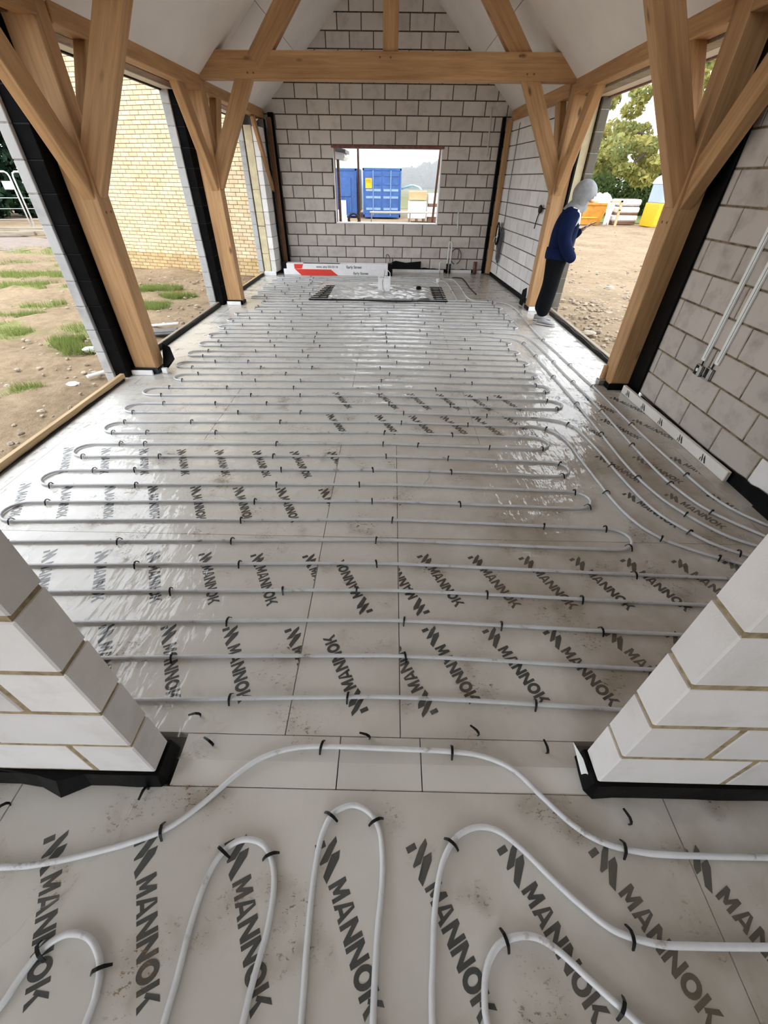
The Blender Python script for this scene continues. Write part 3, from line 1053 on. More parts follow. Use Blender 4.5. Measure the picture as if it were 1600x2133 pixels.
run_pipe('heating_pipe', loose(L2), 'white heating pipe hairpin standing left of the tallest near hairpin', [(-0.53, 0.318), (-0.372, 0.315)], wob=0, n=12)
L3 = [(-0.195, -0.9), (-0.20, -0.4), (-0.204, -0.035), (-0.211, 0.1), (-0.214, 0.237), (-0.206, 0.354), (-0.178, 0.426), (-0.137, 0.452), (-0.094, 0.46), (-0.04, 0.439), (-0.004, 0.391), (0.009, 0.313), (0.008, 0.241), (-0.004, 0.123), (-0.01, -0.032), (-0.015, -0.4), (-0.02, -0.9)]
run_pipe('heating_pipe', loose(L3), 'white heating pipe hairpin in the middle of the near floor, reaching furthest forward', [(-0.18, 0.423), (-0.013, 0.41)], wob=0, n=12)
L4 = [(0.14, -0.9), (0.145, -0.4), (0.15, -0.029), (0.161, 0.087), (0.174, 0.188), (0.203, 0.292), (0.245, 0.356), (0.291, 0.39), (0.353, 0.405), (0.418, 0.392), (0.49, 0.341), (0.566, 0.269), (0.639, 0.208), (0.704, 0.163), (0.761, 0.144), (0.842, 0.13), (0.927, 0.128), (1.172, 0.13), (1.8, 0.14), (2.3, 0.15)]
run_pipe('heating_pipe', loose(L4), 'outer of two nested white heating pipe bends at the near right', [(0.243, 0.356), (0.762, 0.144)], wob=0, n=12)
L5 = [(0.33, -0.9), (0.315, -0.4), (0.301, -0.06), (0.297, 0.0), (0.31, 0.062), (0.339, 0.104), (0.38, 0.13), (0.44, 0.141), (0.489, 0.134), (0.539, 0.108), (0.611, 0.053), (0.684, 0.0), (0.75, -0.04), (0.95, -0.10), (1.5, -0.12), (2.2, -0.12)]
run_pipe('heating_pipe', loose(L5), 'inner of two nested white heating pipe bends at the near right', [(0.375, 0.128), (0.672, 0.008)], wob=0, n=12)

# loose staples pushed into the sheet
for (x, y, lab) in [(-0.875, 0.474, 'loose black staple beside the near left block pier'), (-0.798, 0.763, 'loose black staple behind the near left pier, topmost'),
                    (-0.703, 0.666, 'loose black staple at the left end of the threshold sheet edge'), (-0.076, 0.70, 'loose black staple in the middle of the doorway'),
                    (0.377, 0.732, 'loose black staple standing right of middle in the doorway'), (0.657, 0.678, 'loose black staple by the near right pier, at the sheet edge'),
                    (0.881, 0.45, 'loose black staple lying in front of the near right pier'), (-1.362, 0.42, 'loose black staple under the near left pier, at the far left')]:
    o = put('staple_clip', STAPLE, None, matrix=Matrix.Translation((x, y, 0.005)) @ Matrix.Rotation(random.uniform(0, 3), 4, 'Z') @ Matrix.Rotation(0.9, 4, 'X'))
    tag(o, lab, 'clip', 'loose staples on the sheet')

# ================================================================== BLOCK WALLS
R225 = [(0.0615 + 0.225 * i, 0.0615 + 0.225 * (i + 1)) for i in range(24)]
# gable wall
WX0, WX1 = -1.29, 1.045
def gable_iv(i):
    if 4 <= i <= 9:
        return [(-2.75, WX0), (WX1, 2.66)]
    return [(-2.75, 2.66)]
gclip = [(0.86, 1, 3.02 + 0.86 * 2.30 + 0.86 * XC + 0.02), (-0.86, 1, 3.02 + 0.86 * 2.30 - 0.86 * XC + 0.02)]
block_wall('wall_back', (0, D, 0), 0, 0.10, R225, gable_iv, lambda i: 0.26 if i % 2 else 0.035, M['block'], M['mortar_dark'], gclip, J=0.018)
# outer leaf of the gable, behind the cavity
ob = MB()
for (a, b, z0, z1) in [(-3.2, WX0, -0.3, 5.0), (WX1, 3.0, -0.3, 5.0), (WX0, WX1, -0.3, 0.94), (WX0, WX1, 2.30, 5.0)]:
    pl = [(a, z0), (b, z0), (b, z1), (a, z1)]
    for cl in gclip:
        pl = clip(pl, *cl)
    ob.prism(pl, 0.13, 0.28, lambda u, d, w: (u, D + d, w))
struct(ob.build('wall_back_outer', M['block_grey']))
# window reveal
w1 = struct(empty('window_1', (0, D, 0)))
def wbox(name, x0, x1, y0, y1, z0, z1, mat):
    b = MB()
    b.cbox(x0, x1, y0, y1, z0, z1, 0.003)
    return b.build(name, mat, w1)
wbox('lintel_strip', WX0 - 0.03, WX1 + 0.03, -0.004, 0.28, 2.262, 2.3105, M['rust'])
wbox('window_sill', WX0, WX1, -0.006, 0.29, 0.955, 0.974, M['foam'])
wbox('jamb_board', WX0 + 0.0, WX0 + 0.02, 0.10, 0.29, 0.974, 2.262, M['board_dark'])
wbox('jamb_board', WX1 - 0.016, WX1, 0.0, 0.28, 0.974, 2.262, M['foam'])
wbox('jamb_strip', WX0, WX0 + 0.012, -0.003, 0.10, 0.974, 2.262, M['foam'])

# right wall, near length (between the near cross wall and the front post)
block_wall('wall_right', (2.64, 4.27, 0), -PI / 2, 0.10, R225[:12], lambda i: [(0.0, 3.64)], lambda i: 0.20 if i % 2 else -0.03, M['block_darker'], M['mortar_tan'], J=0.014,
           matf=lambda u, w: M['block_white'] if u > 1.70 and w < 0.75 else M['block_darker'])
# right wall, far length: not quite square to the gable
fa, fb = Vector((2.37, 11.46)), Vector((2.57, 8.02))
ang = math.atan2(fb.y - fa.y, fb.x - fa.x)
block_wall('wall_right_far', (fa.x, fa.y, 0), ang, 0.10, R225[:12], lambda i: [(0.0, (fb - fa).length)], lambda i: 0.07 if i % 2 else -0.15, M['block_white'], M['mortar_dark'], J=0.014)
# left wall, short return by the gable corner
ga, gb = Vector((-2.66, 10.80)), Vector((-2.57, 11.47))
block_wall('wall_left_far', (ga.x, ga.y, 0), math.atan2(gb.y - ga.y, gb.x - ga.x), 0.115, R225[:11], lambda i: [(0.0, (gb - ga).length)], lambda i: 0.0 if i % 2 else 0.22, M['block_white'], M['mortar_grey'])
# near cross wall: two piers either side of the opening the camera looks through
RN = [(0.075 + 0.2325 * i, 0.075 + 0.2325 * (i + 1)) for i in range(9)]
block_wall('wall_near_left', (0, 0.53, 0), 0, 0.105, RN, lambda i: [(-2.95, -0.83)], lambda i: -1.045 if i % 2 == 0 else -1.27, M['block_white'], M['mortar'], J=0.019, rec=0.003)
block_wall('wall_near_right', (0, 0.53, 0), 0, 0.105, RN, lambda i: [(0.79, 2.64)], lambda i: 1.24 if i % 2 == 0 else 1.068, M['block_white'], M['mortar'], J=0.019, rec=0.003)
hd = MB()
hd.box(-2.95, 2.64, 0.535, 0.63, 2.168, 3.4)
struct(hd.build('wall_near_header', M['block_white']))
# short left wall behind the near pier
block_wall('wall_left', (-2.95, 0.64, 0), PI / 2, 0.10, R225[:12], lambda i: [(0.0, 0.85)], lambda i: 0.0 if i % 2 else 0.22, M['block_white'], M['mortar'])
ow = MB()
ow.box(-3.25, -3.06, 0.4, 1.5, -0.3, 2.75)
ow.box(2.75, 3.0, 0.4, 4.27, -0.3, 2.75)
struct(ow.build('wall_outer', M['block_grey']))
ow = MB()
p0, p1 = Vector((2.82, 7.92)), Vector((2.66, 11.7))
ow.prism([(p0.x, p0.y), (p1.x, p1.y), (p1.x + 0.12, p1.y), (p0.x + 0.115, p0.y)], -0.3, 2.75, lambda u, d, w: (u, w, d))
struct(ow.build('wall_right_outer', M['block_grey']))

# cavity at the far edge of the right opening: insulation and outer blocks coloured darker for shade, seen end on
jm = MB()
jm.cbox(2.672, 2.80, 7.86, 8.02, 0.02, 2.66, 0.003)
tag(jm.build('insulation_slab', M['insul']), 'cream insulation board end in the cavity beside the far right oak post', 'insulation')
def pier(name, x0, y0, wx, dy, rows, mat, mort, label, cat, child='block'):
    w = block_wall(name, (x0, y0, 0), 0, dy, rows, lambda i: [(0.0, wx)], lambda i: 0.0, mat, mort, kind=None, child=child, jit=0.004, L=2.0)
    tag(w, label, cat)
    return w
RB = [(-0.165 + 0.225 * i, -0.165 + 0.225 * (i + 1)) for i in range(13)]
pier('block_pier', 2.815, 7.80, 0.12, 0.30, RB, M['block_shaded'], M['mortar_grey'], 'grey block pier edge on the far side of the right opening, behind the person', 'pier')
# left piers: wrapped inner blocks and pale outer blocks
pier('block_pier', -3.185, 4.44, 0.095, 0.46, RB, M['block_grey'], M['mortar_grey'], 'pale grey outer block pier beside the front left oak post', 'pier')
pier('wrapped_pier', -3.088, 4.47, 0.145, 0.42, RB, M['block_black'], M['dpc'], 'column of blocks wrapped in black membrane by the front left oak post', 'pier', 'wrapped_block')
pier('block_pier', -3.20, 7.83, 0.115, 0.46, RB, M['block_grey'], M['mortar_grey'], 'pale grey outer block pier beside the second left oak post', 'pier')
pier('wrapped_pier', -3.083, 7.86, 0.125, 0.42, RB, M['block_black'], M['dpc'], 'column of blocks wrapped in black membrane by the second left oak post', 'pier', 'wrapped_block')
# far left jamb
pier('block_pier', -3.065, 10.80, 0.105, 0.80, RB, M['block_grey'], M['mortar_grey'], 'grey outer block edge at the far left opening, against the brick building', 'pier')
jm = MB()
for (z0, z1) in ((0.04, 0.42), (0.425, 0.93), (0.94, 1.18), (1.185, 1.56), (1.565, 2.55)):
    jm.cbox(-2.935, -2.785, 10.81, 11.45, z0, z1, 0.004)
tag(jm.build('insulation_slab', M['insul']), 'cream insulation slabs in the cavity at the far left jamb', 'insulation')

# ================================================================== CEILING
cb = MB()
for sgn in (-1, 1):
    xe, xr = XC + sgn * 2.66, XC
    ze, zr = roof_z(XC + 2.66), roof_z(XC)
    cb.add([(xe, 0.35, ze + .03), (xr, 0.35, zr + .03), (xr, 11.75, zr + .03), (xe, 11.75, ze + .03),
            (xe, 0.35, ze + .20), (xr, 0.35, zr + .20), (xr, 11.75, zr + .20), (xe, 11.75, ze + .20)],
           [(0, 1, 2, 3), (4, 5, 6, 7), (0, 1, 5, 4), (2, 3, 7, 6), (0, 3, 7, 4), (1, 2, 6, 5)])
cb.box(-3.35, -2.80, 0.35, 11.75, 2.80, 2.90)
cb.box(2.58, 3.05, 0.35, 11.75, 2.80, 2.90)
ceiling = struct(cb.build('ceiling', M['seam']))
slope = math.atan(0.86)
SL = 3.3
for sgn in (-1, 1):
    rows_s = [(0.0, 1.2), (1.2, 2.4), (2.4, SL)]
    for j, (s0, s1) in enumerate(rows_s):
        y = 0.5
        step = 2.4
        y = 0.45 - (0.9 if j % 2 else 0.0) + (0.25 if sgn > 0 else 0.55)
        while y < 11.55:
            ya, yb2 = max(y, 0.45), min(y + step, 11.55)
            y += step
            if yb2 - ya < 0.1:
                continue
            mb = MB()
            mb.cbox(s0 + 0.003, s1 - 0.003, ya + 0.003, yb2 - 0.003, 0.0, 0.025, 0.002)
            # local x climbs the slope from the eaves
            ez = roof_z(XC + 2.62)
            mt = Matrix.Translation((XC + sgn * 2.62, 0, ez)) @ Matrix(((-sgn * math.cos(slope), 0, sgn * math.sin(slope), 0), (0, 1, 0, 0), (math.sin(slope), 0, math.cos(slope), 0), (0, 0, 0, 1)))
            put('ceiling_board', mb.mesh('ceiling_board', M['plaster']), ceiling, matrix=mt)

# ================================================================== OAK FRAME
PEG = MB().lathe([(0.011, -0.004), (0.011, 0.002)], 10).mesh('peg', M['peg'])
def pegs(o, pts):
    """pts: world positions + outward axis"""
    bpy.context.view_layer.update()
    inv = o.matrix_world.inverted()
    for p, ax in pts:
        q = Vector((0, 0, 1)).rotation_difference(Vector(ax)).to_matrix().to_4x4()
        put('peg', PEG, o, matrix=inv @ Matrix.Translation(p) @ q)

PW = 0.25
POSTS = {'L1': (-2.67, 4.60, -1, 0.20), 'L2': (-2.65, 7.93, -1, 0.20), 'R1': (2.42, 4.36, 1, 0.22), 'R2': (2.42, 7.84, 1, 0.20)}
PN = {'L1': 'front left', 'L2': 'second left', 'R1': 'front right', 'R2': 'second right'}
PD = {'L1': 'oak post at the left, nearest the camera on that side', 'L2': 'oak post further back on the left, by the brick building view',
      'R1': 'oak post at the right, next to the white block wall with sockets', 'R2': 'oak post at the right that the person stands against'}
ZP0, ZT0, ZT1 = 0.05, 2.795, 3.055       # post foot, tie beam bottom and top
for key, (xi, y0, sg, dp) in POSTS.items():
    xo = xi + sg * (PW if sg < 0 else 0.215)
    xm = (xi + xo) / 2
    w = abs(xo - xi)
    o = timber('oak_post', (xm, y0 + dp / 2, ZP0), (xm, y0 + dp / 2, ZT0 - 0.001), w, dp, up=(0, 1, 0), label=PD[key], cat='post', c=0.008)
    pegs(o, [((xi, y0 + 0.06, 1.50), (-sg, 0, 0)), ((xi, y0 + 0.14, 1.50), (-sg, 0, 0)), ((xi, y0 + 0.05, 1.92), (-sg, 0, 0)), ((xi, y0 + 0.14, 1.92), (-sg, 0, 0)),
             ((xi + sg * 0.05, y0, 1.86), (0, -1, 0)), ((xi + sg * 0.12, y0, 1.86), (0, -1, 0))])
    # brace up to the tie beam
    a = Vector((xi + sg * 0.03, y0 + dp / 2 - 0.01, 1.74))
    b = Vector((xi - sg * 0.60, y0 + dp / 2 - 0.01, ZT0 + 0.02))
    d = (b - a).normalized()
    timber('oak_brace', a - d * 0.10, b + d * 0.10, 0.12, 0.21, up=Vector((0, 1, 0)).cross(d), label='oak brace rising inward from the %s post to the tie beam' % PN[key], cat='brace')
    # braces along the eaves, towards and away from the camera
    for dirn, nm in ((-1, 'towards the camera'), (1, 'towards the gable wall')):
        yf = y0 + 0.02 if dirn < 0 else y0 + dp - 0.02
        a = Vector((xi + sg * 0.085, yf - dirn * 0.03, 1.70))
        b = Vector((xi + sg * 0.085, yf + dirn * 0.64, 2.70))
        d = (b - a).normalized()
        timber('oak_brace', a - d * 0.10, b + d * 0.08, 0.11, 0.20, up=Vector((1, 0, 0)).cross(d), label='oak eaves brace on the %s post, leaning %s' % (PN[key], nm), cat='brace')
# eaves beams (one length per bay)
YL = [0.66, 4.62, 7.95, 11.40]
YR = [0.66, 4.38, 7.86, 11.40]
bay = ['nearest', 'middle', 'far']
for i in range(3):
    l0, l1 = YL[i] + (0.0 if i == 0 else 0.20), YL[i + 1] - 0.02
    timber('eaves_beam', (-2.745, l0, 2.765), (-2.72, l1, 2.765), 0.16, 0.17, label='oak eaves beam along the left side, %s bay' % bay[i])
    r0, r1 = YR[i] + (0.0 if i == 0 else 0.20), YR[i + 1] - 0.02
    timber('eaves_beam', (2.49, r0, 2.765), (2.49 if i < 2 else 2.44, r1, 2.765), 0.15, 0.17, label='oak eaves beam along the right side, %s bay' % bay[i])
# trusses
for nm, yl, yr in (('far', 7.93, 7.84), ('near', 4.60, 4.36)):
    ym = 0.10
    ztl, ztr = (ZT0 + ZT1) / 2, (ZT0 + ZT1) / 2
    pl = [(-2.72, ZT0), (2.56, ZT0), (2.56, ZT0 + 0.03), (2.36, ZT1), (-2.50, ZT1), (-2.72, ZT0 + 0.03)]
    mb = MB()
    a, b = Vector((-2.72, yl, 0)), Vector((2.56, yr, 0))
    t = (b - a).normalized()
    L = (b - a).length
    mb.prism([((u + 2.72) * L / 5.28, w - ZT0) for u, w in pl], 0.0, 0.20, lambda u, d, w: (u, d, w))
    tb = put('tie_beam', mb.mesh('tie_beam', M['oak']), None, loc=(a.x, a.y, ZT0), rz=math.atan2(t.y, t.x))
    tag(tb, 'horizontal oak tie beam of the %s roof truss' % nm, 'beam')
    pegs(tb, [((x, yl + (yr - yl) * (x + 2.72) / 5.28 - 0.001, z), (0, -1, 0)) for x, z in ((-1.98, 2.85), (-1.90, 2.85), (-0.2, 3.0), (-0.06, 3.0), (1.75, 2.86), (1.84, 2.86), (-1.85, 3.02), (1.62, 3.02))])
    yc = (yl + yr) / 2
    timber('king_post', (-0.063, yc + 0.10, ZT1), (-0.063, yc + 0.10, roof_z(XC) - 0.25), 0.20, 0.16, up=(0, 1, 0), label='vertical oak king post standing on the %s tie beam' % nm, cat='post')
    for sgn, side in ((-1, 'left'), (1, 'right')):
        xa = -0.063 + sgn * 1.715
        a = Vector((xa, yc + 0.10, ZT1 - 0.01))
        b = Vector((-0.063 + sgn * 0.13, yc + 0.10, ZT1 + 1.71))
        d = (b - a).normalized()
        timber('oak_rafter', a - d * 0.13, b, 0.15, 0.225, up=Vector((0, 1, 0)).cross(d), label='sloping oak %s principal rafter rising from the %s tie beam' % (side, nm), cat='rafter')
# corner posts at the gable
cp = timber('corner_post', (2.325, 11.30, 0.03), (2.325, 11.30, 2.70), 0.10, 0.12, up=(0, 1, 0), label='slim oak corner post at the right end of the gable wall', cat='post')
cp = timber('corner_post', (-2.525, 11.30, 0.03), (-2.525, 11.30, 2.70), 0.08, 0.10, M['peg'], up=(0, 1, 0), label='slim dark corner post at the left end of the gable wall', cat='post')
timber('oak_brace', (-2.60, 11.20, 1.55), (-2.68, 10.62, 2.68), 0.06, 0.14, up=(0, 1, 0.3), label='slim oak brace at the far left corner, rising to the eaves beam', cat='brace')
def strip(x0, x1, y0, y1, z0, z1, label, mat='dpc', name='membrane_strip', cat='membrane'):
    b = MB()
    b.cbox(x0, x1, y0, y1, z0, z1, 0.002)
    return tag(b.build(name, M[mat]), label, cat)
strip(2.385, 2.43, 11.20, 11.40, 0.0, 2.70, 'black membrane strip outside the slim right corner post, by the side wall')
strip(2.20, 2.268, 11.40, 11.478, 0.0, 2.75, 'black membrane strip between the gable blocks and the right corner post')
strip(-2.56, -2.45, 11.38, 11.478, 0.0, 2.78, 'black membrane strip between the gable blocks and the left corner post')
strip(-2.60, -2.585, 11.12, 11.24, 0.0, 2.66, 'black membrane strip between the left corner post and its side wall')
strip(2.612, 2.636, 4.14, 4.36, 0.0, 2.68, 'black membrane strip closing the gap behind the front right oak post')
strip(2.64, 2.67, 7.80, 8.0, 0.02, 2.66, 'black membrane strip behind the far right oak post')

# lintels over the side openings
def lint(x0, x1, y0, y1, z0, z1, mat, label, name='lintel', cat='lintel'):
    b = MB()
    b.cbox(x0, x1, y0, y1, z0, z1, 0.003)
    return tag(b.build(name, M[mat]), label, cat)
lint(-3.00, -2.86, 1.4, 10.85, 2.69, 2.74, 'board_dark', 'dark timber soffit over the left openings, next to the eaves beam')
lint(-3.16, -3.02, 1.4, 10.85, 2.68, 2.74, 'steel_cream', 'cream steel lintel over the left openings')
lint(-3.20, -3.165, 1.4, 10.85, 2.665, 2.78, 'dpc', 'black outer edge of the lintel over the left openings')
lint(2.58, 2.72, 4.4, 7.86, 2.66, 2.72, 'board_grey', 'brown timber soffit over the right opening, next to the eaves beam')
lint(2.735, 2.88, 4.3, 7.95, 2.66, 2.72, 'steel_cream', 'pale steel lintel over the right opening')
lint(2.885, 2.92, 4.3, 7.95, 2.645, 2.76, 'rust', 'red-brown outer edge of the lintel over the right opening')

# ================================================================== EDGES OF THE FLOOR
def rail(name, a, b, w, h, mat, label, cat, up=(0, 0, 1)):
    return timber(name, a, b, w, h, M[mat], up=up, label=label, cat=cat, c=0.003)
rail('sill_board', (-2.968, 1.5, 0.025), (-2.962, 4.40, 0.03), 0.045, 0.085, 'board', 'pale timber edging board along the near left opening', 'board')
rail('sill_board', (-3.06, 4.95, 0.01), (-3.03, 7.80, 0.015), 0.045, 0.10, 'board_grey', 'weathered edging board along the second left opening', 'board')
rail('sill_board', (-3.03, 8.30, 0.01), (-2.985, 10.76, 0.015), 0.04, 0.09, 'board', 'pale edging board along the far left opening', 'board')
rail('sill_board', (2.80, 4.60, 0.01), (2.79, 7.85, 0.015), 0.05, 0.10, 'board_grey', 'grey timber edging board along the right opening, behind the person', 'board')
def ribbon(pts, z0s, z1s, th, mat, name, label, cat):
    """upstanding film along a floor path with a wavy top edge"""
    P = spline(pts, 0.06)
    n = len(P)
    vs, fs = [], []
    for i, p in enumerate(P):
        t = i / (n - 1)
        a = P[max(i - 1, 0)]
        b = P[min(i + 1, n - 1)]
        d = (b - a).normalized()
        nr = Vector((-d.y, d.x, 0))
        wv = 0.35 * mnoise.noise(Vector((p.x * 2.5, p.y * 2.5, 1.3))) + 0.2 * mnoise.noise(Vector((p.x * 9, p.y * 9, 4)))
        z1 = z1s[0] + (z1s[1] - z1s[0]) * t
        z1 = max(z0s + 0.01, z1 * (1 + wv))
        lean = 0.010 * mnoise.noise(Vector((p.x * 4, p.y * 4, 9)))
        q = [p + nr * th / 2, p - nr * th / 2]
        vs += [(q[0].x, q[0].y, z0s), (q[1].x, q[1].y, z0s), (q[1].x + lean, q[1].y, z1), (q[0].x + lean, q[0].y, z1)]
    for i in range(n - 1):
        for k in range(4):
            l = (k + 1) % 4
            fs.append((i * 4 + k, i * 4 + l, i * 4 + 4 + l, i * 4 + 4 + k))
    fs += [(0, 1, 2, 3), (4 * n - 1, 4 * n - 2, 4 * n - 3, 4 * n - 4)]
    mb = MB()
    mb.add(vs, fs)
    return tag(mb.build(name, M[mat]), label, cat)
ribbon([(-2.938, 1.55), (-2.935, 4.36)], 0.0, (0.022, 0.03), 0.006, 'dpc', 'membrane_strip', 'black membrane lip under the near left edging board', 'membrane')
ribbon([(-3.018, 4.98), (-2.990, 7.75)], 0.0, (0.055, 0.06), 0.012, 'dpc', 'membrane_strip', 'black membrane upstand along the second left opening', 'membrane')
ribbon([(-2.975, 8.33), (-2.95, 10.7)], 0.0, (0.055, 0.06), 0.012, 'dpc', 'membrane_strip', 'black membrane upstand along the far left opening', 'membrane')
ribbon([(2.745, 4.65), (2.735, 7.6)], 0.0, (0.05, 0.05), 0.012, 'dpc', 'membrane_strip', 'black membrane upstand along the right opening, at the feet of the person', 'membrane')
ribbon([(2.612, 4.05), (2.626, 0.68)], 0.0, (0.05, 0.17), 0.008, 'dpc', 'membrane_strip', 'black membrane along the foot of the right block wall under the sockets', 'membrane')
ribbon([(2.37, 11.2), (2.53, 8.2)], 0.0, (0.04, 0.07), 0.008, 'dpc', 'membrane_strip', 'black membrane along the foot of the far right block wall under the cable coil', 'membrane')
ribbon([(0.0, 11.46), (2.2, 11.46)], 0.0, (0.085, 0.075), 0.01, 'dpc', 'membrane_strip', 'black membrane along the foot of the gable wall', 'membrane')
# near piers: damp course wraps
def wrap(x0, x1, y0, y1, h, label, bulge=None):
    ring = [(x0, y0), (x1, y0), (x1, y1), (x0, y1)]
    vs, fs = [], []
    N = 24
    pts = []
    for i in range(4):
        a, b = Vector((*ring[i], 0)), Vector((*ring[(i + 1) % 4], 0))
        for k in range(N):
            pts.append(a.lerp(b, k / N))
    c = Vector(((x0 + x1) / 2, (y0 + y1) / 2, 0))
    for p in pts:
        nz = mnoise.noise(Vector((p.x * 7, p.y * 7, 3)))
        out = 0.004 + 0.010 * max(0, nz)
        if bulge and abs(p.y - y0) < 1e-4:
            out += bulge[1] * math.exp(-((p.x - bulge[0]) / 0.05) ** 2)
        d = Vector((0, -1, 0)) if abs(p.y - y0) < 1e-4 else Vector((1 if p.x > c.x else -1, 0, 0)) if abs(p.x - (x1 if p.x > c.x else x0)) < 1e-4 else Vector((0, 1, 0))
        vs.append((p.x + d.x * (out + 0.012), p.y + d.y * (out + 0.012), 0.0035))
        vs.append((p.x + d.x * out * 0.6, p.y + d.y * out * 0.6, h + 0.006 * nz))
    m = len(pts)
    for i in range(m):
        j = (i + 1) % m
        fs.append((2 * i, 2 * j, 2 * j + 1, 2 * i + 1))
    fs.append(tuple(2 * i + 1 for i in range(m)))
    mb = MB()
    mb.add(vs, fs)
    return tag(mb.build('damp_course', M['dpc']), label, 'membrane')
wrap(-2.94, -0.822, 0.522, 0.642, 0.078, 'black damp course film under the near left block pier', (-1.20, 0.05))
wrap(0.782, 2.63, 0.522, 0.642, 0.078, 'black damp course film under the near right block pier')
# flaps
def flap(pts, label, mat='dpc', name='membrane_flap', th=0.004):
    vs = [Vector(p) for p in pts]
    n = (vs[1] - vs[0]).cross(vs[2] - vs[0]).normalized() * th
    k = len(vs)
    mb = MB()
    mb.add(vs + [v + n for v in vs], [tuple(range(k)), tuple(range(k, 2 * k))[::-1]] + [(i, (i + 1) % k, k + (i + 1) % k, k + i) for i in range(k)])
    return tag(mb.build(name, M[mat]), label, 'membrane')
flap([(-2.64, 4.68, 0.02), (-2.60, 4.70, 0.02), (-2.49, 4.72, 0.13), (-2.545, 4.80, 0.24), (-2.645, 4.84, 0.27), (-2.655, 4.80, 0.12)], 'folded black membrane flap sticking up at the foot of the front left oak post')
flap([(2.60, 2.30, 0.0), (2.605, 2.02, 0.0), (2.62, 1.98, 0.16), (2.615, 2.16, 0.185), (2.61, 2.25, 0.13)], 'torn black membrane flap at the foot of the right wall, nearest the camera')
flap([(2.39, 8.12, 0.01), (2.36, 8.24, 0.02), (2.40, 8.30, 0.24), (2.425, 8.16, 0.30), (2.415, 8.07, 0.18)], 'black membrane flap at the foot of the second right oak post')
flap([(-2.56, 10.98, 0.02), (-2.44, 10.98, 0.02), (-2.43, 11.02, 0.20), (-2.50, 11.04, 0.27), (-2.57, 11.02, 0.22)], 'crumpled black membrane at the far left corner beside the white carton')
flap([(0.772, 0.56, 0.004), (0.80, 0.505, 0.004), (0.756, 0.60, 0.10), (0.735, 0.655, 0.11)], 'twisted tail of clear film at the corner of the near right pier', 'pvc', 'film_tail', 0.002)
# post shoes: damp course under each oak post
for key, (xi, y0, sg, dp) in POSTS.items():
    xo = xi + sg * (PW if sg < 0 else 0.215)
    a, b = min(xi, xo) - 0.012, max(xi, xo) + 0.012
    bx = MB()
    bx.cbox(a, b, y0 - 0.014, y0 + dp + 0.012, 0.002, 0.0505, 0.004)
    bx.cbox(a - 0.004, b + 0.004, y0 - 0.017, y0 - 0.012, 0.0, 0.075 if key != 'R2' else 0.055, 0.001)
    tag(bx.build('post_pad', M['dpc_blue'] if key == 'L1' else M['dpc']), 'black damp course pad under the %s oak post' % PN[key], 'membrane')
# white edge insulation
def upstand(x0, x1, y0, y1, h, label, rz=0):
    b = MB()
    b.cbox(x0, x1, y0, y1, 0.003, h, 0.003)
    return tag(b.build('edge_strip', M['foam']), label, 'insulation')
upstand(-2.94, -2.70, 4.535, 4.560, 0.055, 'white foam edge strip in front of the front left oak post')
upstand(-2.62, -2.56, 4.60, 4.64, 0.06, 'white foam edge offcut at the right foot of the front left oak post')
upstand(-2.90, -2.66, 7.865, 7.890, 0.06, 'white foam edge strip in front of the second left oak post')
upstand(-2.93, -2.66, 10.72, 10.745, 0.085, 'white foam edge strip at the far left jamb')
upstand(2.42, 2.60, 7.775, 7.80, 0.07, 'white foam edge strip behind the heels of the person')
upstand(1.36, 1.95, 11.405, 11.43, 0.07, 'white foam edge strip under the upright pipes on the gable wall')
upstand(2.08, 2.20, 11.405, 11.43, 0.065, 'white foam edge offcut right of the brown pipe on the gable wall')
upstand(0.02, 1.28, 11.405, 11.43, 0.065, 'white foam edge strip along the gable wall right of the white carton')
# long printed foam strip along the right wall
es = empty('edge_strip', (0, 0, 0))
tag(es, 'long grey-white edge strip with black printed marks lying along the right block wall', 'insulation')
b = MB()
a0, a1 = Vector((2.535, 4.28, 0.003)), Vector((2.585, 2.60, 0.003))
mt = Matrix.Translation(a0) @ Matrix.Rotation(math.atan2(a1.y - a0.y, a1.x - a0.x), 4, 'Z')
b.cbox(0, (a1 - a0).length, -0.012, 0.022, 0.0, 0.085, 0.004, mt)
b.build('strip', M['board_foil'], es)
LOGO = MB()
for u0, w, pol in [(0, .03, [(0, 0), (0, .46), (.3, .46), (.3, 0)]), (0, .045, [(.1, 1), (.35, .95), (.75, .35), (.75, 0), (.6, 0), (.3, .55)]), (.03, .045, [(.1, 1), (.35, .9), (1, .1), (.7, 0), (.2, .5)])]:
    LOGO.add([(u0 + x * w, -0.0135, 0.012 + y * 0.06) for x, y in pol], [tuple(range(len(pol)))])
LG = LOGO.mesh('printed_mark', M['ink'])
for d_ in (0.10, 0.42, 0.74, 1.06, 1.38):
    put('printed_mark', LG, es, matrix=mt @ Matrix.Translation((d_, 0, 0)))
# round timber offcut by the front right post
to = empty('timber_offcut', (2.385, 4.50, 0.0))
tag(to, 'round timber offcut with grey metal cap at the foot of the front right post', 'offcut')
b = MB()
b.tube([(0.01, 0.02, 0.06), (0.03, 0.05, 0.20)], 0.03, 14)
b.build('dowel', M['oak'], to, smooth=False)
b = MB()
b.cbox(-0.045, 0.035, -0.035, 0.045, 0.004, 0.07, 0.01)
b.build('metal_cap', M['galv'], to)

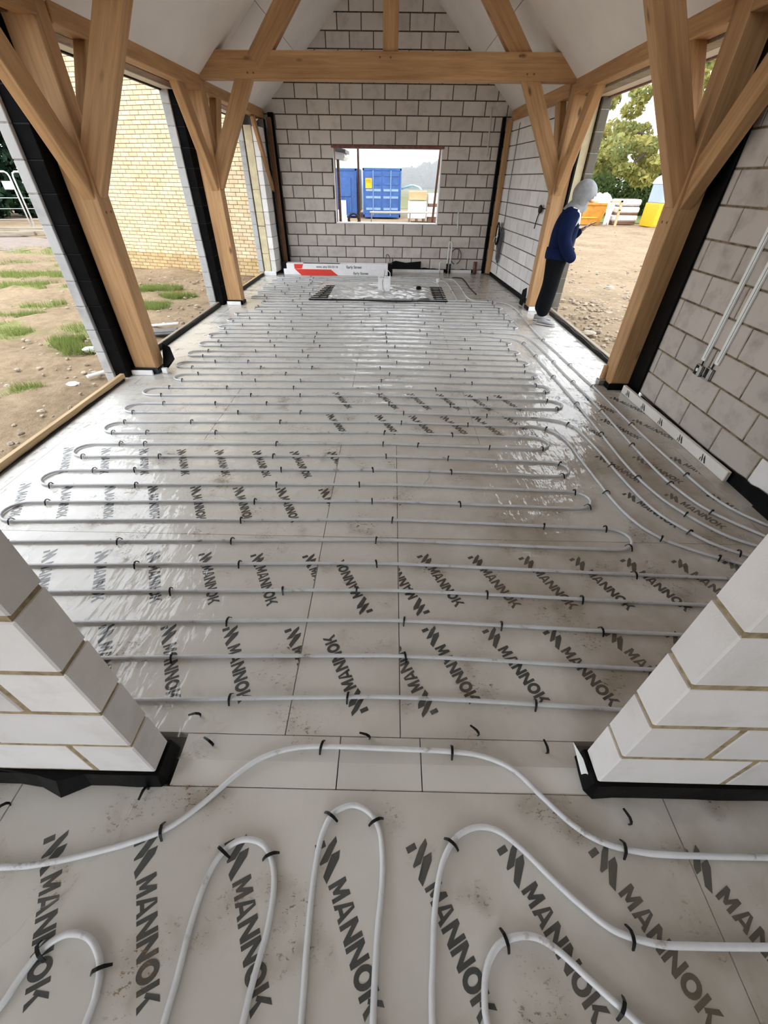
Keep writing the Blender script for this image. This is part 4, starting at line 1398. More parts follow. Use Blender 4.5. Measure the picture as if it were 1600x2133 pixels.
# ================================================================== FITTINGS ON THE WALLS
def conduit(yc, z0, z1, label):
    e = empty('conduit_cover', (2.638, yc, z0))
    tag(e, label, 'conduit')
    b = MB()
    b.cbox(-0.016, 0.0, -0.023, 0.023, 0.0, z1 - z0, 0.002)
    b.build('channel', M['pvc'], e)
    b = MB()
    b.box(-0.0170, -0.0158, -0.011, -0.007, 0.02, z1 - z0 - 0.02)
    b.build('slot', M['dark_gap'], e)
conduit(3.475, 0.625, 2.62, 'white cable cover strip on the right block wall, left of the pair')
conduit(3.315, 0.645, 2.62, 'white cable cover strip on the right block wall, right of the pair')
def socket(yc, zc, label, washer):
    e = empty('back_box', (2.638, yc, zc))
    tag(e, label, 'electrical box')
    h = 0.042
    b = MB()
    for (ya, yb_, za, zb) in ((-h, h, -h, -h + .004), (-h, h, h - .004, h), (-h, -h + .004, -h, h), (h - .004, h, -h, h)):
        b.box(-0.022, 0.0, ya, yb_, za, zb)
    b.build('box_sides', M['galv'], e)
    b = MB()
    b.box(-0.004, 0.0, -h, h, -h, h)
    b.build('box_back', M['dark_gap'], e)
    b = MB()
    b.box(-0.024, -0.018, -h, -0.006, -h, h)
    b.build('face_plate', M['galv'], e)
    if washer:
        b = MB()
        b.tube([(-0.027, 0.004, 0.004), (-0.023, 0.004, 0.004)], 0.014, 12)
        b.build('round_knockout', M['pvc'], e)
    b = MB()
    b.tube([(-0.006, 0.0, h - 0.002), (-0.008, 0.0, h + 0.045)], 0.005, 6)
    b.build('cable_tail', M['black_cable'], e)
socket(3.47, 0.545, 'metal electrical back box with a pale round knockout on the right wall', True)
socket(3.345, 0.56, 'metal electrical back box with a dark open half on the right wall', False)
# gable wall fittings
Yw = D - 0.012
def pipe_on(name, pts, r, mat, label, cat='pipe', n=10, parent=None):
    b = MB()
    b.tube(pts, r, n)
    o = b.build(name, M[mat], parent, smooth=True)
    if label:
        tag(o, label, cat)
    return o
up_ = empty('upright_pipes', (1.385, 11.38, 0))
tag(up_, 'pair of white upright pipes with black sleeves against the gable wall', 'pipe')
pipe_on('white_pipe', [(-0.035, 0, 0.10), (-0.035, 0.01, 0.40), (-0.024, 0.015, 0.64)], 0.016, 'white_plastic', None, parent=up_)
pipe_on('white_pipe', [(0.035, 0, 0.10), (0.035, 0.01, 0.40), (0.034, 0.015, 0.64)], 0.016, 'white_plastic', None, parent=up_)
pipe_on('sleeve', [(-0.035, 0, 0.0), (-0.035, 0, 0.20)], 0.022, 'staple', None, parent=up_)
pipe_on('sleeve', [(0.035, 0, 0.0), (0.035, 0, 0.20)], 0.022, 'staple', None, parent=up_)
pipe_on('crosspiece', [(-0.024, 0.015, 0.64), (0.034, 0.015, 0.64)], 0.014, 'white_plastic', None, parent=up_)
pipe_on('floor_pipe', [(1.17, 11.38, 0.0), (1.17, 11.385, 0.22), (1.20, 11.39, 0.24), (1.235, 11.39, 0.23)], 0.013, 'white_plastic', 'short bent white pipe stub left of the upright pair on the gable wall')
cr = [(1.545 + 0.125 * math.cos(t), 11.44, 0.345 + 0.155 * math.sin(t)) for t in [i * 2 * PI / 28 - 1.3 for i in range(27)]]
pipe_on('cable_ring', cr, 0.011, 'cable', 'grey ring of cable hanging on the gable wall', 'cable')
pipe_on('soil_pipe', [(2.02, 11.36, 0.0), (2.02, 11.36, 0.25)], 0.045, 'brown_pipe', 'red-brown upright pipe stub at the foot of the gable wall', n=16)
pipe_on('conduit_cover', [(1.985, Yw, 2.16), (1.955, Yw, 2.90)], 0.014, 'plaster', 'thin pale conduit high on the gable wall right of the window', 'conduit', 6)
pipe_on('conduit_cover', [(1.53, Yw, 0.78), (1.50, Yw, 1.21)], 0.016, 'pvc', 'short pale conduit on the gable wall below the right of the window', 'conduit', 6)
hk = [(-0.13, 11.40, 0.0), (-0.13, 11.40, 0.30), (-0.10, 11.40, 0.37), (-0.05, 11.40, 0.33), (-0.035, 11.40, 0.22)]
pipe_on('cable_hook', spline(hk, 0.02), 0.009, 'cable', 'hooked grey cable end on the gable wall above the white carton', 'cable', 6)
flap([(0.0, 11.43, 0.07), (0.72, 11.43, 0.08), (0.72, 11.445, 0.235), (0.35, 11.445, 0.20), (0.10, 11.445, 0.24), (0.0, 11.44, 0.20)], 'wide black membrane flap on the gable wall right of the white carton')
# coil of cable on the far right wall
wd = (fb - fa).normalized()
def on_far(s, z, off=0.02):
    p = fa + wd * s
    return Vector((p.x - wd.y * -off * 1.0, p.y, z)) if False else Vector((p.x - off, p.y, z))
cc = empty('cable_coil', (0, 0, 0))
tag(cc, 'hanging bundle of grey cables coiled on the far right block wall', 'cable')
for k in range(16):
    ww = random.uniform(0.08, 0.19)
    z1, z0 = random.uniform(0.90, 1.0), random.uniform(0.32, 0.46)
    s0 = 0.80 + random.uniform(-0.03, 0.03)
    pts = []
    for i in range(22):
        t = 2 * PI * i / 21
        pts.append(on_far(s0 + ww * math.sin(t) * (0.55 + 0.45 * (1 - math.cos(t + PI)) / 2), z0 + (z1 - z0) * (0.5 + 0.5 * math.cos(t)), 0.03 + 0.003 * k))
    b = MB()
    b.tube(pts, 0.006, 5)
    b.build('cable_loop', M['cable'], cc, smooth=True)
for k in range(6):
    pts = [on_far(0.58 + 0.02 * k + 0.10 * math.sin(t), 0.86 + 0.20 * math.cos(t), 0.075 + 0.004 * k) for t in [2 * PI * i / 18 for i in range(19)]]
    b = MB()
    b.tube(pts, 0.011, 6)
    b.build('black_loop', M['black_cable'], cc, smooth=True)
b = MB()
b.tube(spline([on_far(0.52, 0.70, 0.12), on_far(0.66, 0.79, 0.13), on_far(0.84, 0.84, 0.12)], 0.03), 0.006, 6)
b.build('white_tail', M['white_plastic'], cc)
pipe_on('wall_cable', [on_far(0.80, 1.02), on_far(0.76, 1.6), on_far(0.78, 2.62)], 0.007, 'cable', 'grey cable running up the far right wall above the cable coil', 'cable', 6)
pipe_on('wall_cable', spline([on_far(0.80, 0.33), on_far(0.83, 0.22), on_far(0.82, 0.12)], 0.05), 0.005, 'black_cable', 'thin black cable tail hanging below the cable coil', 'cable', 6)
pipe_on('wall_cable', spline([on_far(2.86, 1.42, 0.02), on_far(2.80, 1.28, 0.03), on_far(2.72, 1.12, 0.02)], 0.03), 0.009, 'black_cable', 'short black cable end sticking out of the wall behind the person', 'cable', 6)
b = MB()
b.lathe([(0.05, -0.02), (0.065, 0.0), (0.05, 0.02)], 12)
mt = Matrix.Translation(on_far(2.90, 1.40, 0.045)) @ Matrix.Rotation(PI / 2, 4, 'Y')
o = put('cable_roll', b.mesh('cable_roll', M['black_cable']), None, matrix=mt)
tag(o, 'small black roll of tape on the wall beside the second right oak post', 'cable')

# ================================================================== FAR FLOOR OBJECTS
ct = empty('carton', (-1.24, 10.97, 0.0))
tag(ct, 'long white carton with a red band lying against the gable wall', 'carton')
b = MB()
b.cbox(-1.19, 1.16, -0.11, 0.11, 0.012, 0.235, 0.004)
b.build('carton_body', M['card'], ct)
b = MB()
b.cbox(-1.26, 1.08, -0.135, -0.115, 0.004, 0.13, 0.003)
b.build('lower_board', M['card'], ct)
def decal(pts, mat, name, y):
    q = MB()
    q.add([(x, y, z) for x, z in pts], [tuple(range(len(pts)))])
    return q.build(name, mat, ct)
decal([(-1.01, 0.125), (-0.85, 0.128), (-0.84, 0.128), (-0.80, 0.222), (-1.01, 0.222)], M['red'], 'red_corner_print', -0.1115)
decal([(-1.0, 0.128), (-0.16, 0.125), (0.0, 0.006), (-0.86, 0.006)], M['red'], 'red_band', -0.1365)
def words(txt, size, x, z, y, parent, mat, name='printed_words', rot=0.0):
    cu = bpy.data.curves.new(name, 'FONT')
    cu.body = txt
    cu.size = size
    cu.offset = size * 0.02
    tmp = bpy.data.objects.new(name, cu)
    COL.objects.link(tmp)
    dg = bpy.context.evaluated_depsgraph_get()
    me = bpy.data.meshes.new_from_object(tmp.evaluated_get(dg))
    bpy.data.objects.remove(tmp)
    me.name = name
    me.materials.clear()
    me.materials.append(mat)
    return put(name, me, parent, matrix=Matrix.Translation((x, y, z)) @ Matrix.Rotation(PI / 2, 4, 'X') @ Matrix.Rotation(rot, 4, 'Z'))
words('Early Street', 0.075, 0.20, 0.150, -0.1115, ct, M['ink'])
words('www. amy 253 53 14', 0.058, -0.50, 0.155, -0.1115, ct, M['ink'])
words('Early Stones', 0.070, 0.36, 0.032, -0.1365, ct, M['ink'])
b = MB()
b.cbox(-0.80, 0.05, -0.108, -0.03, 0.236, 0.243, 0.001)
b.build('printed_lid_edge', M['dpc'], ct)
strip(-0.075, 0.03, 10.90, 11.10, 0.004, 0.24, 'black membrane roll standing at the right end of the white carton', 'dpc', 'membrane_roll')
# insulated drain riser in the tray
dr = empty('drain_riser', (-0.135, 9.08, 0.004))
tag(dr, 'white square drain riser box standing in the tray', 'duct')
b = MB()
for (xa, xb, ya, yb_) in ((-.115, .115, -.115, -.09), (-.115, .115, .09, .115), (-.115, -.09, -.09, .09), (.09, .115, -.09, .09)):
    b.cbox(xa, xb, ya, yb_, 0, 0.27, 0.003)
b.build('box_sides', M['foam'], dr)
b = MB()
b.tube([(0, 0, 0), (0, 0, 0.18)], 0.055, 14)
b.build('drain_pipe', M['cable'], dr)
b = MB()
b.tube(spline([(0.02, -0.05, 0.2), (0.03, -0.06, 0.33), (0.07, -0.06, 0.40), (0.112, -0.07, 0.36), (0.118, -0.125, 0.12), (0.10, -0.13, 0.02)], 0.03), 0.006, 6)
b.build('wire_hoop', M['pvc'], dr)
b = MB()
b.tube(spline([(0.0, -0.10, 0.30), (-0.03, -0.125, 0.2), (-0.01, -0.13, 0.08), (0.05, -0.14, 0.02)], 0.03), 0.004, 5)
b.build('thin_wire', M['cable'], dr)
cl_ = [(0.08 + 0.16 * math.cos(t) + 0.01 * k, 8.93 + 0.10 * math.sin(t), 0.02 + 0.008 * k) for k in range(3) for t in [2 * PI * i / 20 for i in range(20)]]
pipe_on('cable_coil', cl_, 0.010, 'black_cable', 'small black cable coil on the tray at the foot of the drain riser', 'cable', 6)
mesh_ = empty('steel_mesh', (0, 0, 0))
tag(mesh_, 'dark reinforcing mesh in the drain tray, showing at its left and right ends', 'mesh')
for x in (-1.40, -1.25, -1.10, 0.72, 0.86, 1.0):
    b = MB()
    b.tube([(x, 8.27, 0.012), (x + 0.14 * (1 if x < 0 else 0.0), 9.55, 0.012)], 0.009, 6)
    b.build('mesh_bar', M['black_cable'], mesh_)
for i in range(9):
    y = 8.30 + 0.155 * i
    for (xa, xb) in ((-1.52 + 0.02 * i, -0.95 + random.uniform(-.1, .25)), (0.62 - random.uniform(0, .2), 1.06)):
        b = MB()
        b.tube([(xa, y, 0.025), (xb, y + 0.01, 0.025)], 0.010 if i else 0.014, 6)
        b.build('mesh_bar', M['black_cable'], mesh_)
b = MB()
b.tube([(-1.50, 8.25, 0.03), (-0.6, 8.26, 0.03), (0.1, 8.24, 0.028), (1.0, 8.27, 0.028)], 0.013, 6)
b.build('mesh_edge_bar', M['black_cable'], mesh_)
me = sheet_mesh(-1.16, 0.80, 8.30, 9.60, 0.025, 0.025, 0.038, 11, base=0.034)
me.materials.append(M['cover'])
tag(put('tray_cover', me), 'crumpled milky polythene laid over the drain tray round the riser', 'sheet')
b = MB()
b.cbox(-0.035, 0.035, -0.03, 0.03, 0.0, 0.085, 0.012)
tag(b.build('plastic_block', M['white_plastic'], loc=(1.03, 10.13, 0.006)), 'small white plastic block at the pipe end beyond the tray', 'cap')
b = MB()
b.lathe([(0.05, 0.0), (0.06, 0.03), (0.03, 0.06)], 9)
tag(b.build('black_plug', M['staple'], loc=(0.56, 9.18, 0.055)), 'black plug lying on the tray cover, right of the riser', 'plug')
pipe_on('floor_cable', spline([(1.42, 10.75, 0.014), (1.62, 10.72, 0.014), (1.66, 10.3, 0.014), (1.66, 9.6, 0.014), (1.70, 9.0, 0.014)], 0.08), 0.010, 'black_cable', 'black cord lying in a bent line on the floor right of the tray', 'cord', 6)

# ================================================================== NEAR ROOM SHELL (unseen, behind and above the camera; openings shaped for the light)
nr = MB()
nr.box(-2.95, 2.64, -3.3, 0.5, 2.55, 2.75)
struct(nr.build('ceiling_near', M['plaster']))
nr = MB()
nr.box(2.64, 2.84, -3.2, 0.52, -0.05, 2.55)
struct(nr.build('wall_near_side', M['block_white']))
nr = MB()
nr.box(-3.0, -2.95, -0.9, 0.5, -0.05, 2.55)
nr.box(-3.0, -2.95, -3.2, -2.0, -0.05, 2.55)
nr.box(-2.95, -1.6, -3.25, -3.15, -0.05, 2.55)
nr.box(0.6, 2.64, -3.25, -3.15, -0.05, 2.55)
struct(nr.build('wall_near_rear', M['block_white']))

# ================================================================== PERSON
def skin_mesh(name, verts, edges, radii, sub=2):
    me = bpy.data.meshes.new(name)
    me.from_pydata(verts, edges, [])
    o = bpy.data.objects.new(name, me)
    COL.objects.link(o)
    md = o.modifiers.new('skin', 'SKIN')
    md.use_smooth_shade = True
    for i, r in enumerate(radii):
        sv = me.skin_vertices[0].data[i]
        sv.radius = r if hasattr(r, '__len__') else (r, r)
        sv.use_root = (i == 0)
    sd = o.modifiers.new('sub', 'SUBSURF')
    sd.levels = sd.render_levels = sub
    dg = bpy.context.evaluated_depsgraph_get()
    me2 = bpy.data.meshes.new_from_object(o.evaluated_get(dg))
    bpy.data.objects.remove(o)
    me2.name = name
    me2.polygons.foreach_set('use_smooth', [True] * len(me2.polygons))
    return me2
per = empty('person', (2.44, 7.02, 0.004), -0.38)
tag(per, 'person in navy top, grey hood and black trousers standing at the right opening', 'person')
V = [(0.0, 0.0, 0.96), (0.005, 0.0, 1.08), (0.015, 0.0, 1.24), (0.04, 0.0, 1.38), (0.075, 0.0, 1.47), (0.12, 0.0, 1.545), (0.165, 0.0, 1.63), (0.185, 0.0, 1.70),
     (-0.005, -0.10, 0.86), (0.00, -0.105, 0.50), (-0.03, -0.10, 0.10),
     (-0.005, 0.10, 0.86), (-0.02, 0.115, 0.50), (-0.09, 0.12, 0.10),
     (0.045, -0.175, 1.415), (0.035, -0.265, 1.16), (0.10, -0.255, 1.03), (0.19, -0.19, 0.925), (0.215, -0.14, 0.90),
     (0.045, 0.175, 1.415), (0.04, 0.265, 1.17), (0.12, 0.24, 1.13), (0.225, 0.10, 1.235)]
Eg = [(0, 1), (1, 2), (2, 3), (3, 4), (4, 5), (5, 6), (6, 7), (0, 8), (8, 9), (9, 10), (0, 11), (11, 12), (12, 13), (3, 14), (14, 15), (15, 16), (16, 17), (17, 18), (3, 19), (19, 20), (20, 21), (21, 22)]
Rd = [.195, .185, .195, .19, .14, .07, .085, .075,
      .150, .122, .108, .150, .122, .108,
      .125, .095, .09, .078, .062, .115, .085, .07, .045]
bm_ = skin_mesh('body', V, Eg, Rd, 2)
for mname in ('navy', 'black_cloth', 'white_cloth', 'skin'):
    bm_.materials.append(M[mname])
for p in bm_.polygons:
    c = p.center
    if c.z > 1.53:
        p.material_index = 3
    elif c.z < 0.885 and not (c.x > 0.13):
        p.material_index = 1
    elif c.z > 1.30 and c.x > 0.135 - (c.z - 1.30) * 0.35 and abs(c.y) < 0.19:
        p.material_index = 2
    else:
        p.material_index = 0
body = put('body', bm_, per)
# hem of the top and trouser belt line
b = MB()
hem = [(0.200 * math.cos(t) + 0.0, 0.235 * math.sin(t), 0.0) for t in [2 * PI * i / 26 for i in range(26)]]
prof = [(0.885, 0.93), (0.90, 0.965), (0.95, 0.98), (1.02, 0.96)]
vs, fs = [], []
for z, s_ in prof:
    vs += [(x * s_ + 0.012, y * s_, z) for x, y, _ in hem]
for i in range(3):
    for k_ in range(26):
        l = (k_ + 1) % 26
        fs.append((i * 26 + k_, i * 26 + l, (i + 1) * 26 + l, (i + 1) * 26 + k_))
b.add(vs, fs)
b.build('hem', M['navy'], per, smooth=True)
# hood: an egg round the head, open towards the face
b = MB()
vs, fs = [], []
NU, NV = 26, 18
od = Vector((0.80, 0, -0.60))
keep = []
for j in range(NV):
    ph_ = PI * j / (NV - 1)
    for i in range(NU):
        t = 2 * PI * i / NU
        d = Vector((math.sin(ph_) * math.cos(t), math.sin(ph_) * math.sin(t), math.cos(ph_)))
        k_ = 1 + 0.03 * math.sin(6 * t + 2 * ph_) * math.sin(ph_)
        lo = max(0.0, -d.z)
        p = Vector((d.x * (0.155 - 0.03 * lo) * k_ + 0.155, d.y * (0.135 + 0.02 * lo) * k_, d.z * (0.165 + 0.075 * lo)))
        p.rotate(Matrix.Rotation(0.22, 3, 'Y'))
        vs.append((p.x - 0.005, p.y, p.z + 1.665))
        keep.append(d.dot(od) < 0.80)
for j in range(NV - 1):
    for i in range(NU):
        l = (i + 1) % NU
        q = (j * NU + i, j * NU + l, (j + 1) * NU + l, (j + 1) * NU + i)
        if all(keep[a] for a in q):
            fs.append(q)
b.add(vs, fs)
hood = b.build('hood', M['grey_cloth'], per, smooth=True)
bmh = bmesh.new()
bmh.from_mesh(hood.data)
bmesh.ops.remove_doubles(bmh, verts=bmh.verts, dist=0.0005)
bmesh.ops.delete(bmh, geom=[v for v in bmh.verts if not v.link_faces], context='VERTS')
bmh.to_mesh(hood.data)
bmh.free()
sm = hood.modifiers.new('thickness', 'SOLIDIFY')
sm.thickness = 0.008
b = MB()
cv = [(0.150 * math.cos(t) + 0.075, 0.150 * math.sin(t), 0) for t in [2 * PI * i / 20 for i in range(20)]]
vs, fs = [], []
for z, s_, dx_ in ((1.455, 1.0, -0.01), (1.50, 0.92, 0.015), (1.555, 0.74, 0.04), (1.60, 0.70, 0.055)):
    vs += [((x - 0.075) * s_ + 0.075 + dx_, y * s_, z - 0.10 * (x - 0.075)) for x, y, _ in cv]
for i in range(3):
    for k_ in range(20):
        l = (k_ + 1) % 20
        fs.append((i * 20 + k_, i * 20 + l, (i + 1) * 20 + l, (i + 1) * 20 + k_))
b.add(vs, fs)
b.build('hood_collar', M['grey_cloth'], per, smooth=True)
# face inside the hood
fc = MB()
for s_ in (-1, 1):
    fc.lathe([(0.003, -0.010), (0.010, -0.004), (0.010, 0.004), (0.003, 0.010)], 8, (0.252, s_ * 0.03, 1.665))
fc.add([(0.262, 0, 1.672), (0.290, 0, 1.620), (0.262, -0.017, 1.622), (0.262, 0.017, 1.622)], [(0, 1, 2), (0, 3, 1), (1, 3, 2), (0, 2, 3)])
fc.cbox(0.236, 0.258, -0.022, 0.022, 1.583, 1.593, 0.004)
fc.build('face', M['skin'], per, smooth=True)
# left hand holding the phone
HV = [(0.225, 0.10, 1.235), (0.255, 0.075, 1.255), (0.285, 0.058, 1.275)]
HE = [(0, 1), (1, 2)]
HR = [(.03, .03), (.034, .022), (.036, .018)]
hand = skin_mesh('hand', HV, HE, HR, 1)
hand.materials.append(M['skin'])
hd_ = put('hand', hand, per)
for k, (dy, ln) in enumerate(((-0.026, 0.060), (-0.009, 0.068), (0.009, 0.064), (0.026, 0.050))):
    base = Vector((0.285, 0.058 + dy * 0.9, 1.278))
    fm = skin_mesh('finger', [base, base + Vector((ln * .5, -.004, .008)), base + Vector((ln * .85, -.004, .030)), base + Vector((ln * .80, -.004, .050))], [(0, 1), (1, 2), (2, 3)], [.0092, .0088, .0082, .007], 1)
    fm.materials.append(M['skin'])
    put('finger', fm, hd_)
base = Vector((0.262, 0.036, 1.268))
fm = skin_mesh('thumb', [base, base + Vector((.022, -.014, .016)), base + Vector((.05, -.010, .036))], [(0, 1), (1, 2)], [.0115, .010, .0085], 1)
fm.materials.append(M['skin'])
put('thumb', fm, hd_)
def shoe(x, y, rz):
    secs = [(-0.09, 0.034, 0.085), (-0.06, 0.042, 0.098), (0.0, 0.045, 0.095), (0.06, 0.048, 0.07), (0.12, 0.050, 0.052), (0.165, 0.040, 0.042), (0.19, 0.018, 0.03)]
    b1, b2 = MB(), MB()
    for bb, z0, top, grow in ((b1, 0.022, None, 0.0), (b2, 0.0, 0.026, 0.005)):
        vs, fs = [], []
        n = 12
        for (sx, hw, h) in secs:
            for k in range(n):
                a = 2 * PI * k / n
                z1 = top if top else h
                vs.append((sx + (0.006 * (1 if sx > 0 else -1) if grow else 0), (hw + grow) * math.cos(a), z0 + (z1 - z0) * (0.5 + 0.5 * math.sin(a))))
        for i in range(len(secs) - 1):
            for k in range(n):
                l = (k + 1) % n
                fs.append((i * n + k, i * n + l, (i + 1) * n + l, (i + 1) * n + k))
        fs += [tuple(range(n)), tuple(range((len(secs) - 1) * n, len(secs) * n))]
        bb.add(vs, fs)
    s1 = b1.build('shoe', M['shoe'], per, smooth=True, loc=(x, y, 0), rz=rz)
    b2.build('sole', M['sole'], s1, smooth=True)
shoe(0.02, -0.11, -0.15)
shoe(-0.06, 0.13, 0.05)
ph = empty('phone', (0, 0, 0))
tag(ph, 'dark phone with a bright screen held out by the person in the navy top', 'phone')
pm = Matrix.Translation((2.44, 7.02, 0.004)) @ Matrix.Rotation(-0.38, 4, 'Z') @ Matrix.Translation((0.32, 0.055, 1.305)) @ Matrix.Rotation(-0.42, 4, 'Y')
b = MB()
b.cbox(-0.075, 0.08, -0.038, 0.038, -0.006, 0.004, 0.003)
put('phone_body', b.mesh('phone_body', M['black_cable']), ph, matrix=pm)
b = MB()
b.box(-0.07, 0.075, -0.034, 0.034, 0.004, 0.0052)
put('screen', b.mesh('screen', M['white_plastic']), ph, matrix=pm)

# ================================================================== OUTSIDE: GROUND
GZ = -0.15
def ground_patch(x0, x1, y0, y1, d, amp, seed, greens, holes=None):
    nx, ny = int((x1 - x0) / d) + 1, int((y1 - y0) / d) + 1
    vs, gr = [], []
    for j in range(ny):
        for i in range(nx):
            x, y = x0 + (x1 - x0) * i / (nx - 1), y0 + (y1 - y0) * j / (ny - 1)
            h = mnoise.fractal(Vector((x * 0.9, y * 0.9, seed)), 0.9, 2.1, 5) * amp
            h += abs(mnoise.noise(Vector((x * 4.3, y * 4.3, seed + 5)))) * amp * 0.5
            e = min(x - x0, x1 - x, y - y0, y1 - y)
            f = max(0.0, min(1.0, e / 0.8))
            vs.append((x, y, GZ - 0.035 * (1 - f) + h * f))
            g = 0.0
            for (gx, gy, rx_, ry_) in greens:
                g = max(g, 1 - ((x - gx) / rx_) ** 2 - ((y - gy) / ry_) ** 2)
            g = max(0, g) * max(0.0, min(1.0, 0.5 + 2.2 * mnoise.noise(Vector((x * 1.5, y * 2.6, 7.7)))))
            gr.append(max(0, min(1, g * 2.4)))
    fs = [(j * nx + i, j * nx + i + 1, (j + 1) * nx + i + 1, (j + 1) * nx + i) for j in range(ny - 1) for i in range(nx - 1)]
    me = bpy.data.meshes.new('ground')
    me.from_pydata(vs, [], fs)
    me.materials.append(M['soil'])
    ca = me.color_attributes.new('green', 'FLOAT_COLOR', 'POINT')
    for i, g in enumerate(gr):
        ca.data[i].color = (g, g, g, 1)
    me.polygons.foreach_set('use_smooth', [True] * len(me.polygons))
    return struct(put('ground_patch', me))
GREEN = [(-11.2, 15.3, 3.2, 1.0), (-7.9, 9.8, 1.2, .5), (-6.0, 8.2, 1.3, .55), (-5.0, 6.5, 1.1, .75), (-4.5, 6.0, .6, .4), (-5.8, 6.7, .7, .4), (-4.4, 4.5, .45, .4), (-5.1, 9.4, .7, .35),
         (-4.5, 9.1, .6, .3), (-9.3, 12.8, 1.8, .6), (-4.5, 8.3, .45, .3), (-5.0, 9.8, .8, .3), (-6.6, 7.6, .7, .3), (-8.6, 11.2, 1.4, .4)]
ground_patch(-16, -3.24, 0.0, 17.0, 0.08, 0.075, 1.7, GREEN)
ground_patch(2.96, 16, 1.0, 28.0, 0.12, 0.05, 5.2, [(15.5, 30, 3, 2)])
me = bpy.data.meshes.new('ground')
me.from_pydata([(-160, -20, GZ - 0.03), (160, -20, GZ - 0.03), (160, 300, GZ - 0.03), (-160, 300, GZ - 0.03)], [], [(0, 1, 2, 3)])
me.materials.append(M['soil'])
struct(put('ground', me))
fm_ = leaf_material('pale_meadow', [(0.20, 0.22, 0.09), (0.27, 0.28, 0.12)])
me = bpy.data.meshes.new('field')
me.from_pydata([(-150, 42, GZ - 0.01), (150, 42, GZ - 0.01), (150, 290, 0.4), (-150, 290, 0.4)], [], [(0, 1, 2, 3)])
me.materials.append(fm_)
struct(put('ground_field', me))
me = bpy.data.meshes.new('verge')
me.from_pydata([(11.5, 30.6, GZ), (40, 27.0, GZ), (46, 42, GZ), (11.0, 42, GZ)], [], [(0, 1, 2, 3)])
me.materials.append(M['grass'])
struct(put('ground_verge', me))
# paved strip beyond the left opening
b = MB()
b.prism([(-24, 19.6), (-11.8, 14.8), (-10.8, 17.0), (-23, 23.4)], GZ - 0.02, GZ + 0.03, lambda u, d, w: (u, w, d))
struct(b.build('path', M['path']))

def tufts(name, spots, n, h, label):
    vs, fs = [], []
    for (gx, gy, rx_, ry_) in spots:
        for k in range(n):
            a, r = random.uniform(0, 2 * PI), math.sqrt(random.random())
            x, y = gx + rx_ * r * math.cos(a), gy + ry_ * r * math.sin(a)
            if mnoise.noise(Vector((x * 1.5, y * 2.6, 7.7))) < -0.14 + 0.35 * r * r:
                continue
            hh = h * random.uniform(0.5, 1.3)
            t = random.uniform(0, 2 * PI)
            lx, ly = math.cos(t) * hh * 0.6, math.sin(t) * hh * 0.6
            w = 0.006
            o = len(vs)
            z = GZ + 0.02
            vs += [(x - w * math.sin(t), y + w * math.cos(t), z - 0.03), (x + w * math.sin(t), y - w * math.cos(t), z - 0.03), (x + lx, y + ly, z + hh)]
            fs.append((o, o + 1, o + 2))
    me = bpy.data.meshes.new(name)
    me.from_pydata(vs, [], fs)
    me.materials.append(M['grass'])
    return tag(put(name, me), label, 'grass', kind='stuff')
tufts('grass', GREEN, 2400, 0.075, 'short green grass growing in patches on the churned soil left of the building')

def rocks(name, spots, mat, label, kind='stuff'):
    mb = MB()
    for (x, y, r) in spots:
        vs = []
        n = 6
        sq = random.uniform(0.4, 0.8)
        st_ = random.uniform(0.7, 1.6)
        an = random.uniform(0, PI)
        for (zz, rr) in ((-0.4, 0.8), (0.35, 1.0), (0.9, 0.55)):
            for k in range(n):
                t = 2 * PI * k / n + an
                q = r * rr * random.uniform(0.75, 1.2)
                vs.append((x + q * math.cos(t) * st_, y + q * math.sin(t), GZ + 0.012 + r * zz * sq))
        fs = [tuple(range(n))[::-1], tuple(range(2 * n, 3 * n))]
        for j in range(2):
            for k in range(n):
                l = (k + 1) % n
                fs.append((j * n + k, j * n + l, (j + 1) * n + l, (j + 1) * n + k))
        mb.add(vs, fs)
    o = mb.build(name, mat)
    return tag(o, label, 'rubble', kind=kind)
rs = []
for k in range(700):
    y = random.uniform(2.5, 15)
    x = -3.35 - abs(random.gauss(0, 2.2))
    if x > -10:
        rs.append((x, y, random.uniform(0.010, 0.036)))
rocks('rubble', rs[:420], M['stone'], 'brown clods and stones scattered on the soil left of the building')
rocks('rubble', rs[420:], M['pale_stone'], 'pale stones scattered among the soil clods left of the building')
rs = []
for k in range(650):
    y = abs(random.gauss(9.0, 3.2)) if k % 2 else random.uniform(5.2, 24)
    x = 3.1 + abs(random.gauss(0, 0.25 * y))
    if y > 4.8:
        rs.append((x, y, random.uniform(0.010, 0.036)))
for k in range(420):
    y = random.gauss(8.2, 1.5)
    rs.insert(0, (3.15 + abs(random.gauss(0.25 * y - 1.0, 0.6)), y, random.uniform(0.012, 0.045)))
rocks('rubble', rs[:840], M['stone'], 'brown clods and stones strewn on the yard outside the right opening')
rocks('rubble', rs[840:], M['pale_stone'], 'pale stones strewn on the yard outside the right opening')
def lump(x, y, r, mat, label, cat, name):
    mb = MB()
    vs, n = [], 9
    for (zz, rr) in ((-0.3, 0.9), (0.3, 1.05), (0.8, 0.7), (1.0, 0.3)):
        for k in range(n):
            t = 2 * PI * k / n
            q = r * rr * random.uniform(0.75, 1.2)
            vs.append((x + 1.3 * q * math.cos(t), y + q * math.sin(t), GZ + 0.02 + r * zz * 0.6))
    fs = [tuple(range(n))[::-1], tuple(range(3 * n, 4 * n))]
    for j in range(3):
        for k in range(n):
            l = (k + 1) % n
            fs.append((j * n + k, j * n + l, (j + 1) * n + l, (j + 1) * n + k))
    mb.add(vs, fs)
    return tag(mb.build(name, M[mat]), label, cat)
lump(-4.19, 5.77, 0.075, 'foam', 'white lump of litter on the grass left of the front left post', 'litter', 'litter')
